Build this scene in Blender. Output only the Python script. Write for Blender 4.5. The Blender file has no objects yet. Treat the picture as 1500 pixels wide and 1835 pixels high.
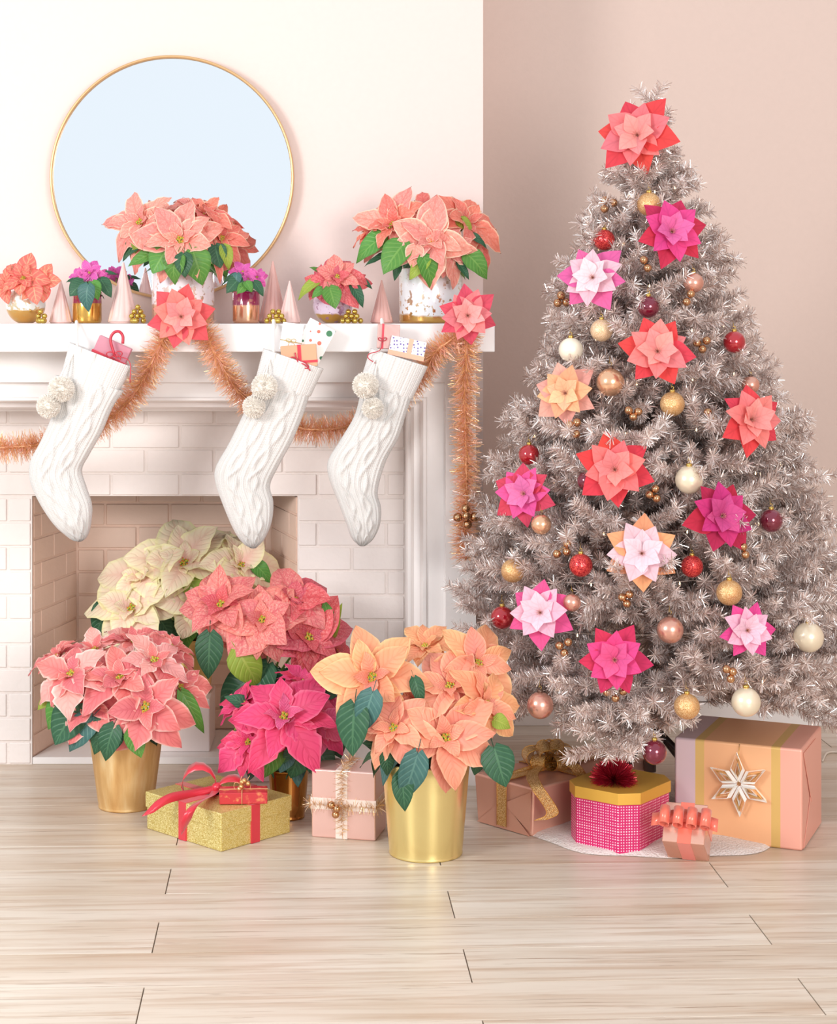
import bpy, math, random
from mathutils import Vector, Matrix, noise

# ------------------------------------------------------------------ camera, world, light
F, X0, YH, H = 3162.0, 650.0, 577.0, 1.36      # focal length in px, principal column, eye line, eye height (m)
SC = bpy.context.scene
COL = SC.collection
cam_d = bpy.data.cameras.new('camera'); cam = bpy.data.objects.new('camera', cam_d); COL.objects.link(cam)
cam.location = (0, 0, H); cam.rotation_euler = (math.pi/2, 0, 0)
cam_d.sensor_fit = 'HORIZONTAL'; cam_d.sensor_width = 36; cam_d.lens = 36*F/1500
cam_d.shift_x = (750-X0)/1500; cam_d.shift_y = -(917.5-YH)/1500
cam_d.clip_end = 60
SC.camera = cam
SC.view_settings.view_transform = 'Standard'; SC.view_settings.look = 'None'
SC.view_settings.exposure = 0.0; SC.view_settings.gamma = 1.0; SC.view_settings.use_curve_mapping = False
wd = bpy.data.worlds.new('world'); SC.world = wd; wd.use_nodes = True
bg = wd.node_tree.nodes['Background']; bg.inputs[0].default_value = (0.865, 0.92, 0.97, 1); bg.inputs[1].default_value = 1.02

def area(name, loc, target, size, power, color):
    l = bpy.data.lights.new(name, 'AREA'); l.shape = 'DISK'; l.size = size; l.energy = power; l.color = color
    o = bpy.data.objects.new(name, l); COL.objects.link(o); o.location = loc
    o.rotation_euler = (Vector(target)-Vector(loc)).to_track_quat('-Z', 'Y').to_euler()
    return o
area('key_light', (-2.7, 1.9, 2.15), (-0.2, 5.2, 0.8), 1.2, 94, (1.0, 0.97, 0.955))
area('added_front_fill', (1.9, -0.6, 1.8), (-0.1, 5.0, 0.6), 2.2, 135, (1.0, 0.96, 0.93))  # unseen soft fill added in front to brighten the firebox and lower half

# ------------------------------------------------------------------ helpers
def W(px, py, d): return Vector(((px-X0)/F*d, d, H-(py-YH)/F*d))
def DF(py): return H*F/(py-YH)
def FL(px, py): d = DF(py); return Vector(((px-X0)/F*d, d, 0))
def DZ(py, z): return (H-z)*F/(py-YH)
def hexc(s):
    s = s.lstrip('#'); r = []
    for i in (0, 2, 4):
        c = int(s[i:i+2], 16)/255; r.append(c/12.92 if c <= .04045 else ((c+.055)/1.055)**2.4)
    return (*r, 1)

class MB:
    def __init__(s): s.v = []; s.f = []; s.uv = []; s.m = []
    def vert(s, p): s.v.append(tuple(p)); return len(s.v)-1
    def face(s, ids, uvs=None, m=0):
        s.f.append(tuple(ids)); s.uv.append(uvs or [(0, 0)]*len(ids)); s.m.append(m)
    def grid(s, fn, nu, nv, closed_v=False, m=0, flip=False):
        base = len(s.v); cv = nv if closed_v else nv+1
        for i in range(nu+1):
            for j in range(cv): s.v.append(tuple(fn(i/nu, j/nv)))
        for i in range(nu):
            for j in range(nv):
                j2 = (j+1) % cv if closed_v else j+1
                a, b, c, d = base+i*cv+j, base+(i+1)*cv+j, base+(i+1)*cv+j2, base+i*cv+j2
                uv = [(i/nu, j/nv), ((i+1)/nu, j/nv), ((i+1)/nu, (j+1)/nv), (i/nu, (j+1)/nv)]
                if flip: s.face((a, d, c, b), [uv[0], uv[3], uv[2], uv[1]], m)
                else: s.face((a, b, c, d), uv, m)
    def box(s, lo, hi, mt=None, m=0):
        b = len(s.v); x0, y0, z0 = lo; x1, y1, z1 = hi
        for p in ((x0,y0,z0),(x1,y0,z0),(x1,y1,z0),(x0,y1,z0),(x0,y0,z1),(x1,y0,z1),(x1,y1,z1),(x0,y1,z1)):
            p = Vector(p); s.v.append(tuple(mt @ p if mt else p))
        for q in ((0,3,2,1),(4,5,6,7),(0,1,5,4),(1,2,6,5),(2,3,7,6),(3,0,4,7)):
            s.face([b+i for i in q], [(0,0),(1,0),(1,1),(0,1)], m)
    def prism(s, pts, z0, z1, mt=None, m=0, cap=True):
        b = len(s.v); n = len(pts)
        for z in (z0, z1):
            for x, y in pts:
                p = Vector((x, y, z)); s.v.append(tuple(mt @ p if mt else p))
        for i in range(n):
            j = (i+1) % n; s.face((b+i, b+j, b+n+j, b+n+i), [(0,0),(1,0),(1,1),(0,1)], m)
        if cap: s.face(tuple(b+i for i in reversed(range(n))), None, m); s.face(tuple(b+n+i for i in range(n)), None, m)
    def tube(s, pts, r, n=6, m=0, caps=True):
        pts = [Vector(p) for p in pts]; b = len(s.v); N = len(pts)
        rr = r if isinstance(r, (list, tuple)) else [r]*N
        up = Vector((0, 0, 1)); t0 = (pts[1]-pts[0]).normalized()
        if abs(t0.dot(up)) > .95: up = Vector((1, 0, 0))
        a = t0.cross(up).normalized()
        for i, p in enumerate(pts):
            t = (pts[min(i+1, N-1)]-pts[max(i-1, 0)]).normalized()
            a = (a - t*a.dot(t)).normalized(); c = t.cross(a)
            for k in range(n):
                an = 2*math.pi*k/n; s.v.append(tuple(p+(a*math.cos(an)+c*math.sin(an))*rr[i]))
        for i in range(N-1):
            for k in range(n):
                k2 = (k+1) % n
                s.face((b+i*n+k, b+i*n+k2, b+(i+1)*n+k2, b+(i+1)*n+k), [(i/N, k/n), (i/N, (k+1)/n), ((i+1)/N, (k+1)/n), ((i+1)/N, k/n)], m)
        if caps: s.face([b+k for k in reversed(range(n))], None, m); s.face([b+(N-1)*n+k for k in range(n)], None, m)
    def lathe(s, prof, n=32, c=(0, 0, 0), m=0, mt=None):
        b = len(s.v); cx, cy, cz = c; N = len(prof)
        for r, z in prof:
            for k in range(n):
                an = 2*math.pi*k/n; p = Vector((cx+r*math.cos(an), cy+r*math.sin(an), cz+z)); s.v.append(tuple(mt @ p if mt else p))
        for i in range(N-1):
            for k in range(n):
                k2 = (k+1) % n
                s.face((b+i*n+k, b+i*n+k2, b+(i+1)*n+k2, b+(i+1)*n+k), [(i/(N-1), k/n), (i/(N-1), (k+1)/n), ((i+1)/(N-1), (k+1)/n), ((i+1)/(N-1), k/n)], m)
    def ball(s, c, r, nu=8, nv=12, m=0):
        s.lathe([(max(r*math.sin(math.pi*i/nu), r*.001), -r*math.cos(math.pi*i/nu)) for i in range(nu+1)], nv, c, m)
    def strip(s, pts, sides, m=0, u0=0.):
        """ribbon: points and the half-width vector at each"""
        b = len(s.v); N = len(pts)
        for p, q in zip(pts, sides): s.v.append(tuple(Vector(p)-Vector(q))); s.v.append(tuple(Vector(p)+Vector(q)))
        for i in range(N-1):
            s.face((b+2*i, b+2*i+2, b+2*i+3, b+2*i+1), [(i/N, 0), ((i+1)/N, 0), ((i+1)/N, 1), (i/N, 1)], m)
    def mesh(s, name, smooth=True):
        me = bpy.data.meshes.new(name); me.from_pydata(s.v, [], s.f)
        ul = me.uv_layers.new(name='UVMap'); flat = [c for f in s.uv for u in f for c in u]
        ul.data.foreach_set('uv', flat)
        me.polygons.foreach_set('material_index', s.m)
        if smooth: me.polygons.foreach_set('use_smooth', [True]*len(me.polygons))
        me.update(); return me
    def build(s, name, mats, parent=None, smooth=True, bevel=0, thick=0, loc=None, segs=2):
        o = bpy.data.objects.new(name, s.mesh(name, smooth)); COL.objects.link(o)
        for m_ in (mats if isinstance(mats, (list, tuple)) else [mats]): o.data.materials.append(m_)
        if thick:
            md = o.modifiers.new('t', 'SOLIDIFY'); md.thickness = thick; md.offset = 0
        if bevel:
            md = o.modifiers.new('b', 'BEVEL'); md.width = bevel; md.segments = segs; md.limit_method = 'ANGLE'; md.harden_normals = True
        if parent is not None: adopt(o, parent)
        return o

def wloc(p):
    v = Vector((0, 0, 0))
    while p is not None: v += p.location; p = p.parent
    return v
def adopt(o, parent):
    """children are modelled in world space; every parent empty is unrotated, so a shift is enough"""
    o.parent = parent; o.location = o.location - wloc(parent)
def tag(o, label, cat, group=None, kind=None):
    o['label'] = label; o['category'] = cat
    if group: o['group'] = group
    if kind: o['kind'] = kind
    return o
def thing(name, loc, label, cat, group=None):
    o = bpy.data.objects.new(name, None); COL.objects.link(o); o.location = loc; o.empty_display_size = .05
    return tag(o, label, cat, group)
def structure(o): o['kind'] = 'structure'; return o

def rnd(a, b): return random.uniform(a, b)
def lerp(a, b, t): return a+(b-a)*t
def interp(xs, ys, x):
    if x <= xs[0]: return ys[0]
    for i in range(len(xs)-1):
        if x <= xs[i+1]: return lerp(ys[i], ys[i+1], (x-xs[i])/(xs[i+1]-xs[i]))
    return ys[-1]
def spline(pts, n):
    pts = [Vector(p) for p in pts]; P = [pts[0]*2-pts[1]]+pts+[pts[-1]*2-pts[-2]]; out = []
    for i in range(1, len(P)-2):
        for k in range(n):
            t = k/n; a, b, c, d = P[i-1:i+3]
            out.append(.5*((2*b)+(c-a)*t+(2*a-5*b+4*c-d)*t*t+(3*b-a-3*c+d)*t**3))
    out.append(pts[-1]); return out

# ------------------------------------------------------------------ materials
class N:
    """tiny node helper"""
    def __init__(s, name):
        s.m = bpy.data.materials.new(name); s.m.use_nodes = True; s.t = s.m.node_tree; s.p = s.t.nodes['Principled BSDF']
        s.out = s.t.nodes['Material Output']
    def n(s, typ, **kw):
        x = s.t.nodes.new(typ)
        for k, v in kw.items():
            if k.startswith('i_'): x.inputs[int(k[2:]) if k[2:].isdigit() else k[2:].replace('_', ' ')].default_value = v
            else: setattr(x, k, v)
        return x
    def l(s, a, b): s.t.links.new(a, b)
    def mix(s, fac, a, b, mode='MIX'):
        x = s.t.nodes.new('ShaderNodeMix'); x.data_type = 'RGBA'; x.blend_type = mode
        for sock, v in ((x.inputs[0], fac), (x.inputs[6], a), (x.inputs[7], b)):
            if hasattr(v, 'links'): s.l(v, sock)
            else: sock.default_value = v
        return x.outputs[2]
    def math(s, op, a, b=0.0, clamp=False):
        x = s.t.nodes.new('ShaderNodeMath'); x.operation = op; x.use_clamp = clamp
        for sock, v in ((x.inputs[0], a), (x.inputs[1], b)):
            if hasattr(v, 'links'): s.l(v, sock)
            else: sock.default_value = v
        return x.outputs[0]
    def ramp(s, fac, stops):
        x = s.t.nodes.new('ShaderNodeValToRGB'); e = x.color_ramp.elements
        while len(e) < len(stops): e.new(.5)
        for i, (p, c) in enumerate(stops): e[i].position = p; e[i].color = c
        s.l(fac, x.inputs[0]); return x.outputs[0]
    def bump(s, h, dist, strength=1.0):
        x = s.n('ShaderNodeBump'); x.inputs['Distance'].default_value = dist; x.inputs['Strength'].default_value = strength
        s.l(h, x.inputs['Height']); s.l(x.outputs[0], s.p.inputs['Normal']); return x
def coords(k, which='Object', scale=(1, 1, 1), loc=None):
    tc = k.n('ShaderNodeTexCoord'); mp = k.n('ShaderNodeMapping'); mp.inputs['Scale'].default_value = scale
    k.l(tc.outputs[which], mp.inputs[0]); 
    if loc is not None: k.l(loc, mp.inputs[1])
    return mp.outputs[0]

def plain(name, col, rough=.5, metal=0., spec=.5, coat=0., sheen=0.):
    k = N(name); p = k.p; p.inputs['Base Color'].default_value = hexc(col) if isinstance(col, str) else col
    p.inputs['Roughness'].default_value = rough; p.inputs['Metallic'].default_value = metal
    p.inputs['Specular IOR Level'].default_value = spec; p.inputs['Coat Weight'].default_value = coat; p.inputs['Coat Roughness'].default_value = .08
    p.inputs['Sheen Weight'].default_value = sheen
    return k.m
def painted(name, col, bump=.0008, scale=40, rough=.6):
    k = N(name); v = coords(k, 'Object')
    ns = k.n('ShaderNodeTexNoise', i_Scale=scale, i_Detail=3.0); k.l(v, ns.inputs[0])
    c = hexc(col); d = tuple(x*.96 for x in c[:3])+(1,)
    k.l(k.mix(ns.outputs[0], d, c), k.p.inputs['Base Color']); k.p.inputs['Roughness'].default_value = rough
    k.bump(ns.outputs[0], bump); return k.m
def glitter(name, col, hi, scale=700, rough=.35, metal=.6, strength=.7):
    k = N(name); v = coords(k, 'Object')
    vo = k.n('ShaderNodeTexVoronoi', i_Scale=scale); k.l(v, vo.inputs['Vector'])
    sep = k.n('ShaderNodeSeparateColor'); k.l(vo.outputs['Color'], sep.inputs[0])
    f = k.ramp(sep.outputs[0], [(.25, hexc(col)), (.8, hexc(hi))]); k.l(f, k.p.inputs['Base Color'])
    k.p.inputs['Metallic'].default_value = metal; k.p.inputs['Roughness'].default_value = rough
    nm = k.n('ShaderNodeVectorMath', operation='SUBTRACT'); k.l(vo.outputs['Color'], nm.inputs[0]); nm.inputs[1].default_value = (.5, .5, .5)
    sc = k.n('ShaderNodeVectorMath', operation='SCALE'); k.l(nm.outputs[0], sc.inputs[0]); sc.inputs['Scale'].default_value = strength
    ge = k.n('ShaderNodeNewGeometry'); ad = k.n('ShaderNodeVectorMath', operation='ADD'); k.l(sc.outputs[0], ad.inputs[0]); k.l(ge.outputs['Normal'], ad.inputs[1])
    no = k.n('ShaderNodeVectorMath', operation='NORMALIZE'); k.l(ad.outputs[0], no.inputs[0]); k.l(no.outputs[0], k.p.inputs['Normal'])
    return k.m
def foil(name, col, rough=.3, metal=.75, bump=.004, scale=9, grain=None):
    k = N(name); v = coords(k, 'Object')
    ns = k.n('ShaderNodeTexNoise', i_Scale=scale, i_Detail=2.0); k.l(v, ns.inputs[0])
    k.p.inputs['Base Color'].default_value = hexc(col); k.p.inputs['Metallic'].default_value = metal; k.p.inputs['Roughness'].default_value = rough
    if grain:
        n2 = k.n('ShaderNodeTexNoise', i_Scale=60.0, i_Detail=6.0); k.l(coords(k, 'Object', (1, 1, .25)), n2.inputs[0])
        k.l(k.mix(k.math('MULTIPLY', n2.outputs[0], .9), hexc(col), hexc(grain)), k.p.inputs['Base Color'])
    k.bump(ns.outputs[0], bump, .5); return k.m
def leafmat(name, base, vein, edge, speck=None, freq=46., vs=.55, edge_w=.78, rough=.5, trans=.22, inner=None, bump=.0012, coarse=30.):
    """bract or leaf: midrib, side veins, pale edge and speckle follow the UVs of the blade"""
    k = N(name); tc = k.n('ShaderNodeTexCoord'); sp = k.n('ShaderNodeSeparateXYZ'); k.l(tc.outputs['UV'], sp.inputs[0])
    u, v = sp.outputs[0], sp.outputs[1]
    a = k.math('MULTIPLY', k.math('ABSOLUTE', k.math('SUBTRACT', v, .5)), 2.0)
    oi = k.n('ShaderNodeObjectInfo'); r = oi.outputs['Random']
    nz = k.n('ShaderNodeTexNoise', i_Scale=coarse, i_Detail=4.0)
    mp = k.n('ShaderNodeCombineXYZ'); k.l(u, mp.inputs[0]); k.l(v, mp.inputs[1]); k.l(k.math('MULTIPLY', r, 37.), mp.inputs[2]); k.l(mp.outputs[0], nz.inputs[0]); nz.inputs['Scale'].default_value = coarse/4
    ph = k.math('SUBTRACT', u, k.math('MULTIPLY', a, .30))
    w = k.math('SINE', k.math('MULTIPLY', ph, freq))
    vn = k.math('POWER', k.math('MULTIPLY', k.math('ADD', w, 1.), .5), 5.0)
    mid = k.math('LESS_THAN', a, .07)
    vv = k.math('MAXIMUM', k.math('MULTIPLY', vn, .75), mid)
    c = k.mix(k.math('MULTIPLY', nz.outputs[0], .55 if speck else .25), hexc(base), hexc(speck or vein))
    if speck:
        n3 = k.n('ShaderNodeTexNoise', i_Scale=22.0, i_Detail=2.0); k.l(mp.outputs[0], n3.inputs[0])
        sm = k.ramp(n3.outputs[0], [(.50, (0, 0, 0, 1)), (.60, (1, 1, 1, 1))]); c = k.mix(k.math('MULTIPLY', sm, .6), c, hexc(speck))
    if inner: c = k.mix(k.math('MULTIPLY', k.math('SUBTRACT', 1., a, True), k.math('SUBTRACT', 1.1, u, True)), c, hexc(inner))
    c = k.mix(k.math('MULTIPLY', vv, vs), c, hexc(vein))
    ef = k.math('MULTIPLY', k.math('SUBTRACT', a, edge_w, True), 1/(1.001-edge_w)*.8); c = k.mix(ef, c, hexc(edge))
    hs = k.n('ShaderNodeHueSaturation'); k.l(c, hs.inputs['Color']); k.l(k.math('ADD', .92, k.math('MULTIPLY', r, .16)), hs.inputs['Value']); k.l(k.math('ADD', .493, k.math('MULTIPLY', r, .014)), hs.inputs['Hue'])
    c = hs.outputs[0]
    k.l(c, k.p.inputs['Base Color']); k.p.inputs['Roughness'].default_value = rough; k.p.inputs['Specular IOR Level'].default_value = .35
    k.bump(k.math('MULTIPLY', vv, -1.), bump, .8)
    tr = k.n('ShaderNodeBsdfTranslucent'); k.l(c, tr.inputs[0]); mx = k.n('ShaderNodeMixShader'); mx.inputs[0].default_value = trans
    k.l(k.p.outputs[0], mx.inputs[1]); k.l(tr.outputs[0], mx.inputs[2]); k.l(mx.outputs[0], k.out.inputs[0]); return k.m
# ------------------------------------------------------------------ room
M_wall = painted('wall_paint', '#ebd7d0', .0006, 60, .7)
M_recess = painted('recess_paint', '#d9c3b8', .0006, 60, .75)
M_white = painted('white_trim_paint', '#f1edeb', .0003, 30, .42)
M_brick = painted('painted_brick', '#f1e9e5', .0014, 45, .6)
M_mortar = painted('painted_mortar', '#eee5e0', .0022, 90, .7)
M_fire = painted('firebox_paint', '#f5d8c6', .0012, 45, .65)
XB1 = W(866, 577, 5.422).x; XB0 = -1.60
D_BREAST, D_BACK, D_BRICK, D_LEG, D_SHELF = 5.430, 5.956, 5.422, 5.175, 5.03
XO0, XO1, ZO = W(57, 0, D_BRICK).x, W(533, 0, D_BRICK).x, W(0, 889, D_BRICK).z      # fire opening
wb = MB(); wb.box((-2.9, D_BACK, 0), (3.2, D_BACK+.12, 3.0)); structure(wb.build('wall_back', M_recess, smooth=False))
wb = MB()
wb.box((XB0, D_BREAST, ZO), (XB1, D_BACK+.01, 3.0)); wb.box((XB0, D_BREAST, 0), (XO0, D_BACK+.01, ZO)); wb.box((XO1, D_BREAST, 0), (XB1, D_BACK+.01, ZO))
structure(wb.build('wall_chimney', M_wall, smooth=False))
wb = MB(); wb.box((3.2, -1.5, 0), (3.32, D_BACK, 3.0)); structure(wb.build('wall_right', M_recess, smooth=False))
# baseboards of the recessed wall
for nm, a, b in (('baseboard_back', XB1, 3.2), ('baseboard_left', -2.9, XB0)):
    bb = MB(); bb.box((a, D_BACK-.016, 0), (b, D_BACK, .085)); bb.box((a, D_BACK-.011, .085), (b, D_BACK, .098)); structure(bb.build(nm, M_white, smooth=False, bevel=.002))

# plank floor, laid at a slight angle to the wall
k = N('pale_laminate'); vobj = k.n('ShaderNodeTexCoord'); oi = k.n('ShaderNodeObjectInfo')
off = k.n('ShaderNodeCombineXYZ'); k.l(k.math('MULTIPLY', oi.outputs['Random'], 31.), off.inputs[0]); k.l(k.math('MULTIPLY', oi.outputs['Random'], 17.), off.inputs[1])
ad = k.n('ShaderNodeVectorMath', operation='ADD'); k.l(vobj.outputs['Object'], ad.inputs[0]); k.l(off.outputs[0], ad.inputs[1])
def mapped(sc):
    mp = k.n('ShaderNodeMapping'); mp.inputs['Scale'].default_value = sc; k.l(ad.outputs[0], mp.inputs[0]); return mp.outputs[0]
n1 = k.n('ShaderNodeTexNoise', i_Scale=1.0, i_Detail=5.0, i_Roughness=.62); n1.inputs['Distortion'].default_value = .6; k.l(mapped((1.6, 34, 1)), n1.inputs[0])
n2 = k.n('ShaderNodeTexNoise', i_Scale=1.0, i_Detail=3.0); k.l(mapped((.9, 5.5, 1)), n2.inputs[0])
n3 = k.n('ShaderNodeTexNoise', i_Scale=1.0, i_Detail=4.0, i_Roughness=.7); n3.inputs['Distortion'].default_value = 1.4; k.l(mapped((2.2, 70, 1)), n3.inputs[0])
c = k.ramp(n2.outputs[0], [(.28, hexc('#c0ac96')), (.48, hexc('#d3c6b6')), (.72, hexc('#e0d7ca'))])
c = k.mix(k.ramp(n1.outputs[0], [(.47, (0,0,0,1)), (.70, (.8,.8,.8,1))]), c, hexc('#b79d84'))
c = k.mix(k.ramp(n3.outputs[0], [(.57, (0,0,0,1)), (.72, (.85,.85,.85,1))]), c, hexc('#957a64'))
# knots
vk = k.n('ShaderNodeTexVoronoi', i_Scale=1.0); k.l(mapped((1.15, 4.2, 1)), vk.inputs['Vector'])
kn = k.ramp(vk.outputs['Distance'], [(.03, (.9,.9,.9,1)), (.085, (0,0,0,1))]); c = k.mix(kn, c, hexc('#8c7460'))
hs = k.n('ShaderNodeHueSaturation'); k.l(c, hs.inputs['Color']); k.l(k.math('ADD', .97, k.math('MULTIPLY', oi.outputs['Random'], .06)), hs.inputs['Value'])
k.l(hs.outputs[0], k.p.inputs['Base Color']); k.p.inputs['Roughness'].default_value = .36; k.p.inputs['Specular IOR Level'].default_value = .45
k.bump(n1.outputs[0], .0006, .6); M_floor = k.m
M_gap = plain('plank_joint', '#8f7c6c', .8)
TH = .0384; ca, sa = math.cos(TH), math.sin(TH)
fl = MB(); fl.box((-4.2, -1.8, -.06), (3.6, 6.3, -.006)); floor = structure(fl.build('floor', M_gap, smooth=False))
PW, PL = .196, 1.35
pk = MB(); g = .0012
pk.box((0+g, 0+g*.6, -.012), (PL-g, PW-g*.6, 0)); pme = None
row = -18
while True:
    v0 = 4.015+PW*row
    if v0 > 6.1: break
    ofs = (-.308 if row % 2 else .365)
    for c_ in range(-4, 4):
        u0 = ofs+PL*c_
        X, Y = u0*ca-v0*sa, u0*sa+v0*ca
        if X < -4.1 or X > 3.2 or Y > 5.97 or (v0 < 2.2 and (X < -2.2 or X > 1.8)): continue
        if pme is None:
            o = pk.build('plank', M_floor, smooth=False, bevel=.0008, segs=1); pme = o
        else:
            o = pme.copy(); COL.objects.link(o)
        o.location = (X, Y, 0); o.rotation_euler = (0, 0, TH)
        o.parent = floor
    row += 1
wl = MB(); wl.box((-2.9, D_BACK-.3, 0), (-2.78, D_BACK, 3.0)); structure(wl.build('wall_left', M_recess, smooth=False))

# ------------------------------------------------------------------ fireplace
fx = (XO0+XO1)/2; XLo = W(853, 0, D_LEG).x
fire = thing('fireplace', (fx, D_BRICK, 0), 'white painted brick fireplace with moulded surround and a long plain mantel shelf', 'fireplace')
ZS = 1.3552
ms = MB(); XS = W(887, 0, D_SHELF).x; zb = W(0, 631, D_SHELF).z
ms.box((2*fx-XS, D_SHELF, zb), (XS, D_BREAST-.001, ZS)); ms.build('mantel_shelf', M_white, fire, smooth=False, bevel=.0035)
# surround profile: s = distance inward from the outer edge of the leg, y = depth
xo, xi = XLo, W(731, 0, 5.40).x
prof = [(0, 5.4285), (0, D_LEG), (W(853,0,D_LEG).x-W(799,0,D_LEG).x, D_LEG), (.089, D_LEG+.006), (.0895, D_LEG+.022), (.094, D_LEG+.026), (.142, D_LEG+.028), (.146, D_LEG+.020), (.154, D_LEG+.018), (.160, D_LEG+.03), (.163, D_LEG+.052), (.172, D_LEG+.058), (.180, D_LEG+.062),
        (.186, D_LEG+.085), (.188, D_LEG+.12), (.196, D_LEG+.125), (.200, D_LEG+.14), (.2015, 5.4285)]
ztop0 = W(0, 685, D_LEG).z     # lower edge of the plain frieze
zin = lambda s: ztop0-(s-.0885)*(.83) if s > .0885 else None
M_s = M_white
lg = MB()
def side(sgn, name):
    m_ = MB(); b = len(m_.v)
    top = []
    for i, (s_, y) in enumerate(prof):
        x = fx+sgn*(xo-fx-s_); z1 = zb if s_ <= .0886 else ztop0-(s_-.0885)*.83
        m_.vert((x, y, 0)); m_.vert((x, y, z1))
    for i in range(len(prof)-1):
        q = (b+2*i, b+2*i+2, b+2*i+3, b+2*i+1); m_.face(q if sgn < 0 else q[::-1])
    m_.build(name, M_s, fire, smooth=False)
side(1, 'leg'); side(-1, 'leg')
m_ = MB(); xr = xo-.0885; xl = 2*fx-xr
m_.box((xl, D_LEG, ztop0), (xr, 5.4285, zb)); m_.build('frieze', M_s, fire, smooth=False)
m_ = MB()
sel = [p for p in prof if p[0] > .088]
for s_, y in sel:
    z = ztop0-(s_-.0885)*.83; m_.vert((2*fx-(xo-s_), y, z)); m_.vert((xo-s_, y, z))
for i in range(len(sel)-1): m_.face((2*i, 2*i+2, 2*i+3, 2*i+1))
m_.build('moulding', M_s, fire, smooth=False)
# mortar bed (front), with the opening
zin_top = ztop0-(.2015-.0885)*.83; xin = xo-.2015; xin0 = 2*fx-xin
m_ = MB(); y0, y1 = D_BRICK+.0045, D_BREAST+.004
m_.box((xin0, y0, ZO), (xin, y1, zin_top+.01)); m_.box((xin0, y0, 0), (XO0, y1, ZO)); m_.box((XO1, y0, 0), (xin, y1, ZO)); m_.build('mortar', M_mortar, fire, smooth=False)
# bricks
CH = 43.75/F*D_BRICK; BL = .2115
def brick(x0, x1, z0, z1, y=D_BRICK, d=.012, axis=None, mat=M_brick):
    j = .004; m_ = MB(); jt = lambda a: rnd(-a, a)
    if x1-x0 < .03 or z1-z0 < .016: return
    m_.box((x0+j+jt(.0007), y+jt(.0012), z0+j*.8), (x1-j+jt(.0007), y+d, z1-j*.8)); m_.build('brick', mat, fire, smooth=False, bevel=.0035, segs=2)
z_ref = W(0, 892, D_BRICK).z
kk = -1; r = 0
for kk in range(-12, 5):
    z0, z1 = z_ref+CH*kk, z_ref+CH*(kk+1); z0c, z1c = max(z0, 0.0), min(z1, zin_top)
    if z1c-z0c < .014: continue
    x = XO1+W(36+533-0, 0, D_BRICK).x-W(533, 0, D_BRICK).x - BL*12 + (BL/2 if kk % 2 else 0)
    while x < xin:
        a, b = max(x, xin0), min(x+BL, xin)
        if b > a:
            if kk >= 0: brick(a, b, max(z0c, ZO) if kk == 0 else z0c, z1c)
            else:
                if a < XO0: brick(a, min(b, XO0), z0c, min(z1c, ZO))
                if b > XO1: brick(max(a, XO1), b, z0c, min(z1c, ZO))
                if kk == -1: pass
        x += BL
# firebox: splayed sides, back, raised hearth
DBK = 5.80; xa, xb = W(137, 0, DBK).x, W(487, 0, DBK).x; HF = .0215
m_ = MB(); b = 0
for p in ((XO0, y1, 0), (xa, DBK, 0), (xa, DBK, ZO), (XO0, y1, ZO)): m_.vert(p)
m_.face((0, 1, 2, 3)[::-1]); m_.build('firebox_side', M_fire, fire, smooth=False)
m_ = MB()
for p in ((xb, DBK, 0), (XO1, y1, 0), (XO1, y1, ZO), (xb, DBK, ZO)): m_.vert(p)
m_.face((0, 1, 2, 3)[::-1]); m_.build('firebox_side', M_fire, fire, smooth=False)
m_ = MB(); m_.box((xa-.02, DBK, 0), (xb+.02, DBK+.01, ZO)); m_.build('firebox_back', M_fire, fire, smooth=False)
m_ = MB(); m_.box((XO0+.001, y1-.004, ZO), (XO1-.001, DBK, ZO+.004)); m_.build('firebox_top', M_fire, fire, smooth=False)
m_ = MB(); m_.prism([(XO0+.001, D_BRICK+.004), (XO1-.001, D_BRICK+.004), (xb, DBK), (xa, DBK)], 0, HF); m_.build('hearth', M_white, fire, smooth=False, bevel=.002)
for kk in range(-12, 0):
    z0, z1 = z_ref+CH*kk+.02, z_ref+CH*(kk+1)+.02; z0, z1 = max(z0, HF), min(z1, ZO)
    x = xa-BL*.55+(BL/2 if kk % 2 else 0)
    while x < xb:
        a, b = max(x, xa+.002), min(x+BL, xb-.002)
        if b > a: brick(a, b, z0, z1, DBK-.006, .008, mat=M_fire)
        x += BL
# side courses of the firebox (splayed)
for (ax, ay, bx, by) in ((XO0, y1, xa, DBK), (xb, DBK, XO1, y1)):
    dv = Vector((bx-ax, by-ay, 0)); Ls = dv.length; dv.normalize(); nv = Vector((dv.y, -dv.x, 0))
    for kk in range(-12, 0):
        z0, z1 = max(z_ref+CH*kk+.02, HF), min(z_ref+CH*(kk+1)+.02, ZO)
        if z1-z0 < .02: continue
        s_ = -BL*(.2 if kk % 2 else .7)
        while s_ < Ls:
            a, b = max(s_, .004), min(s_+BL, Ls-.004)
            if b-a > .03:
                mt = Matrix(((dv.x, nv.x, 0, ax), (dv.y, nv.y, 0, ay), (0, 0, 1, 0), (0, 0, 0, 1)))
                m_ = MB(); m_.box((a+.004, -.001, z0+.0032), (b-.004, .0035, z1-.0032), mt); m_.build('brick', M_fire, fire, smooth=False, bevel=.002, segs=1)
            s_ += BL

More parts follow.
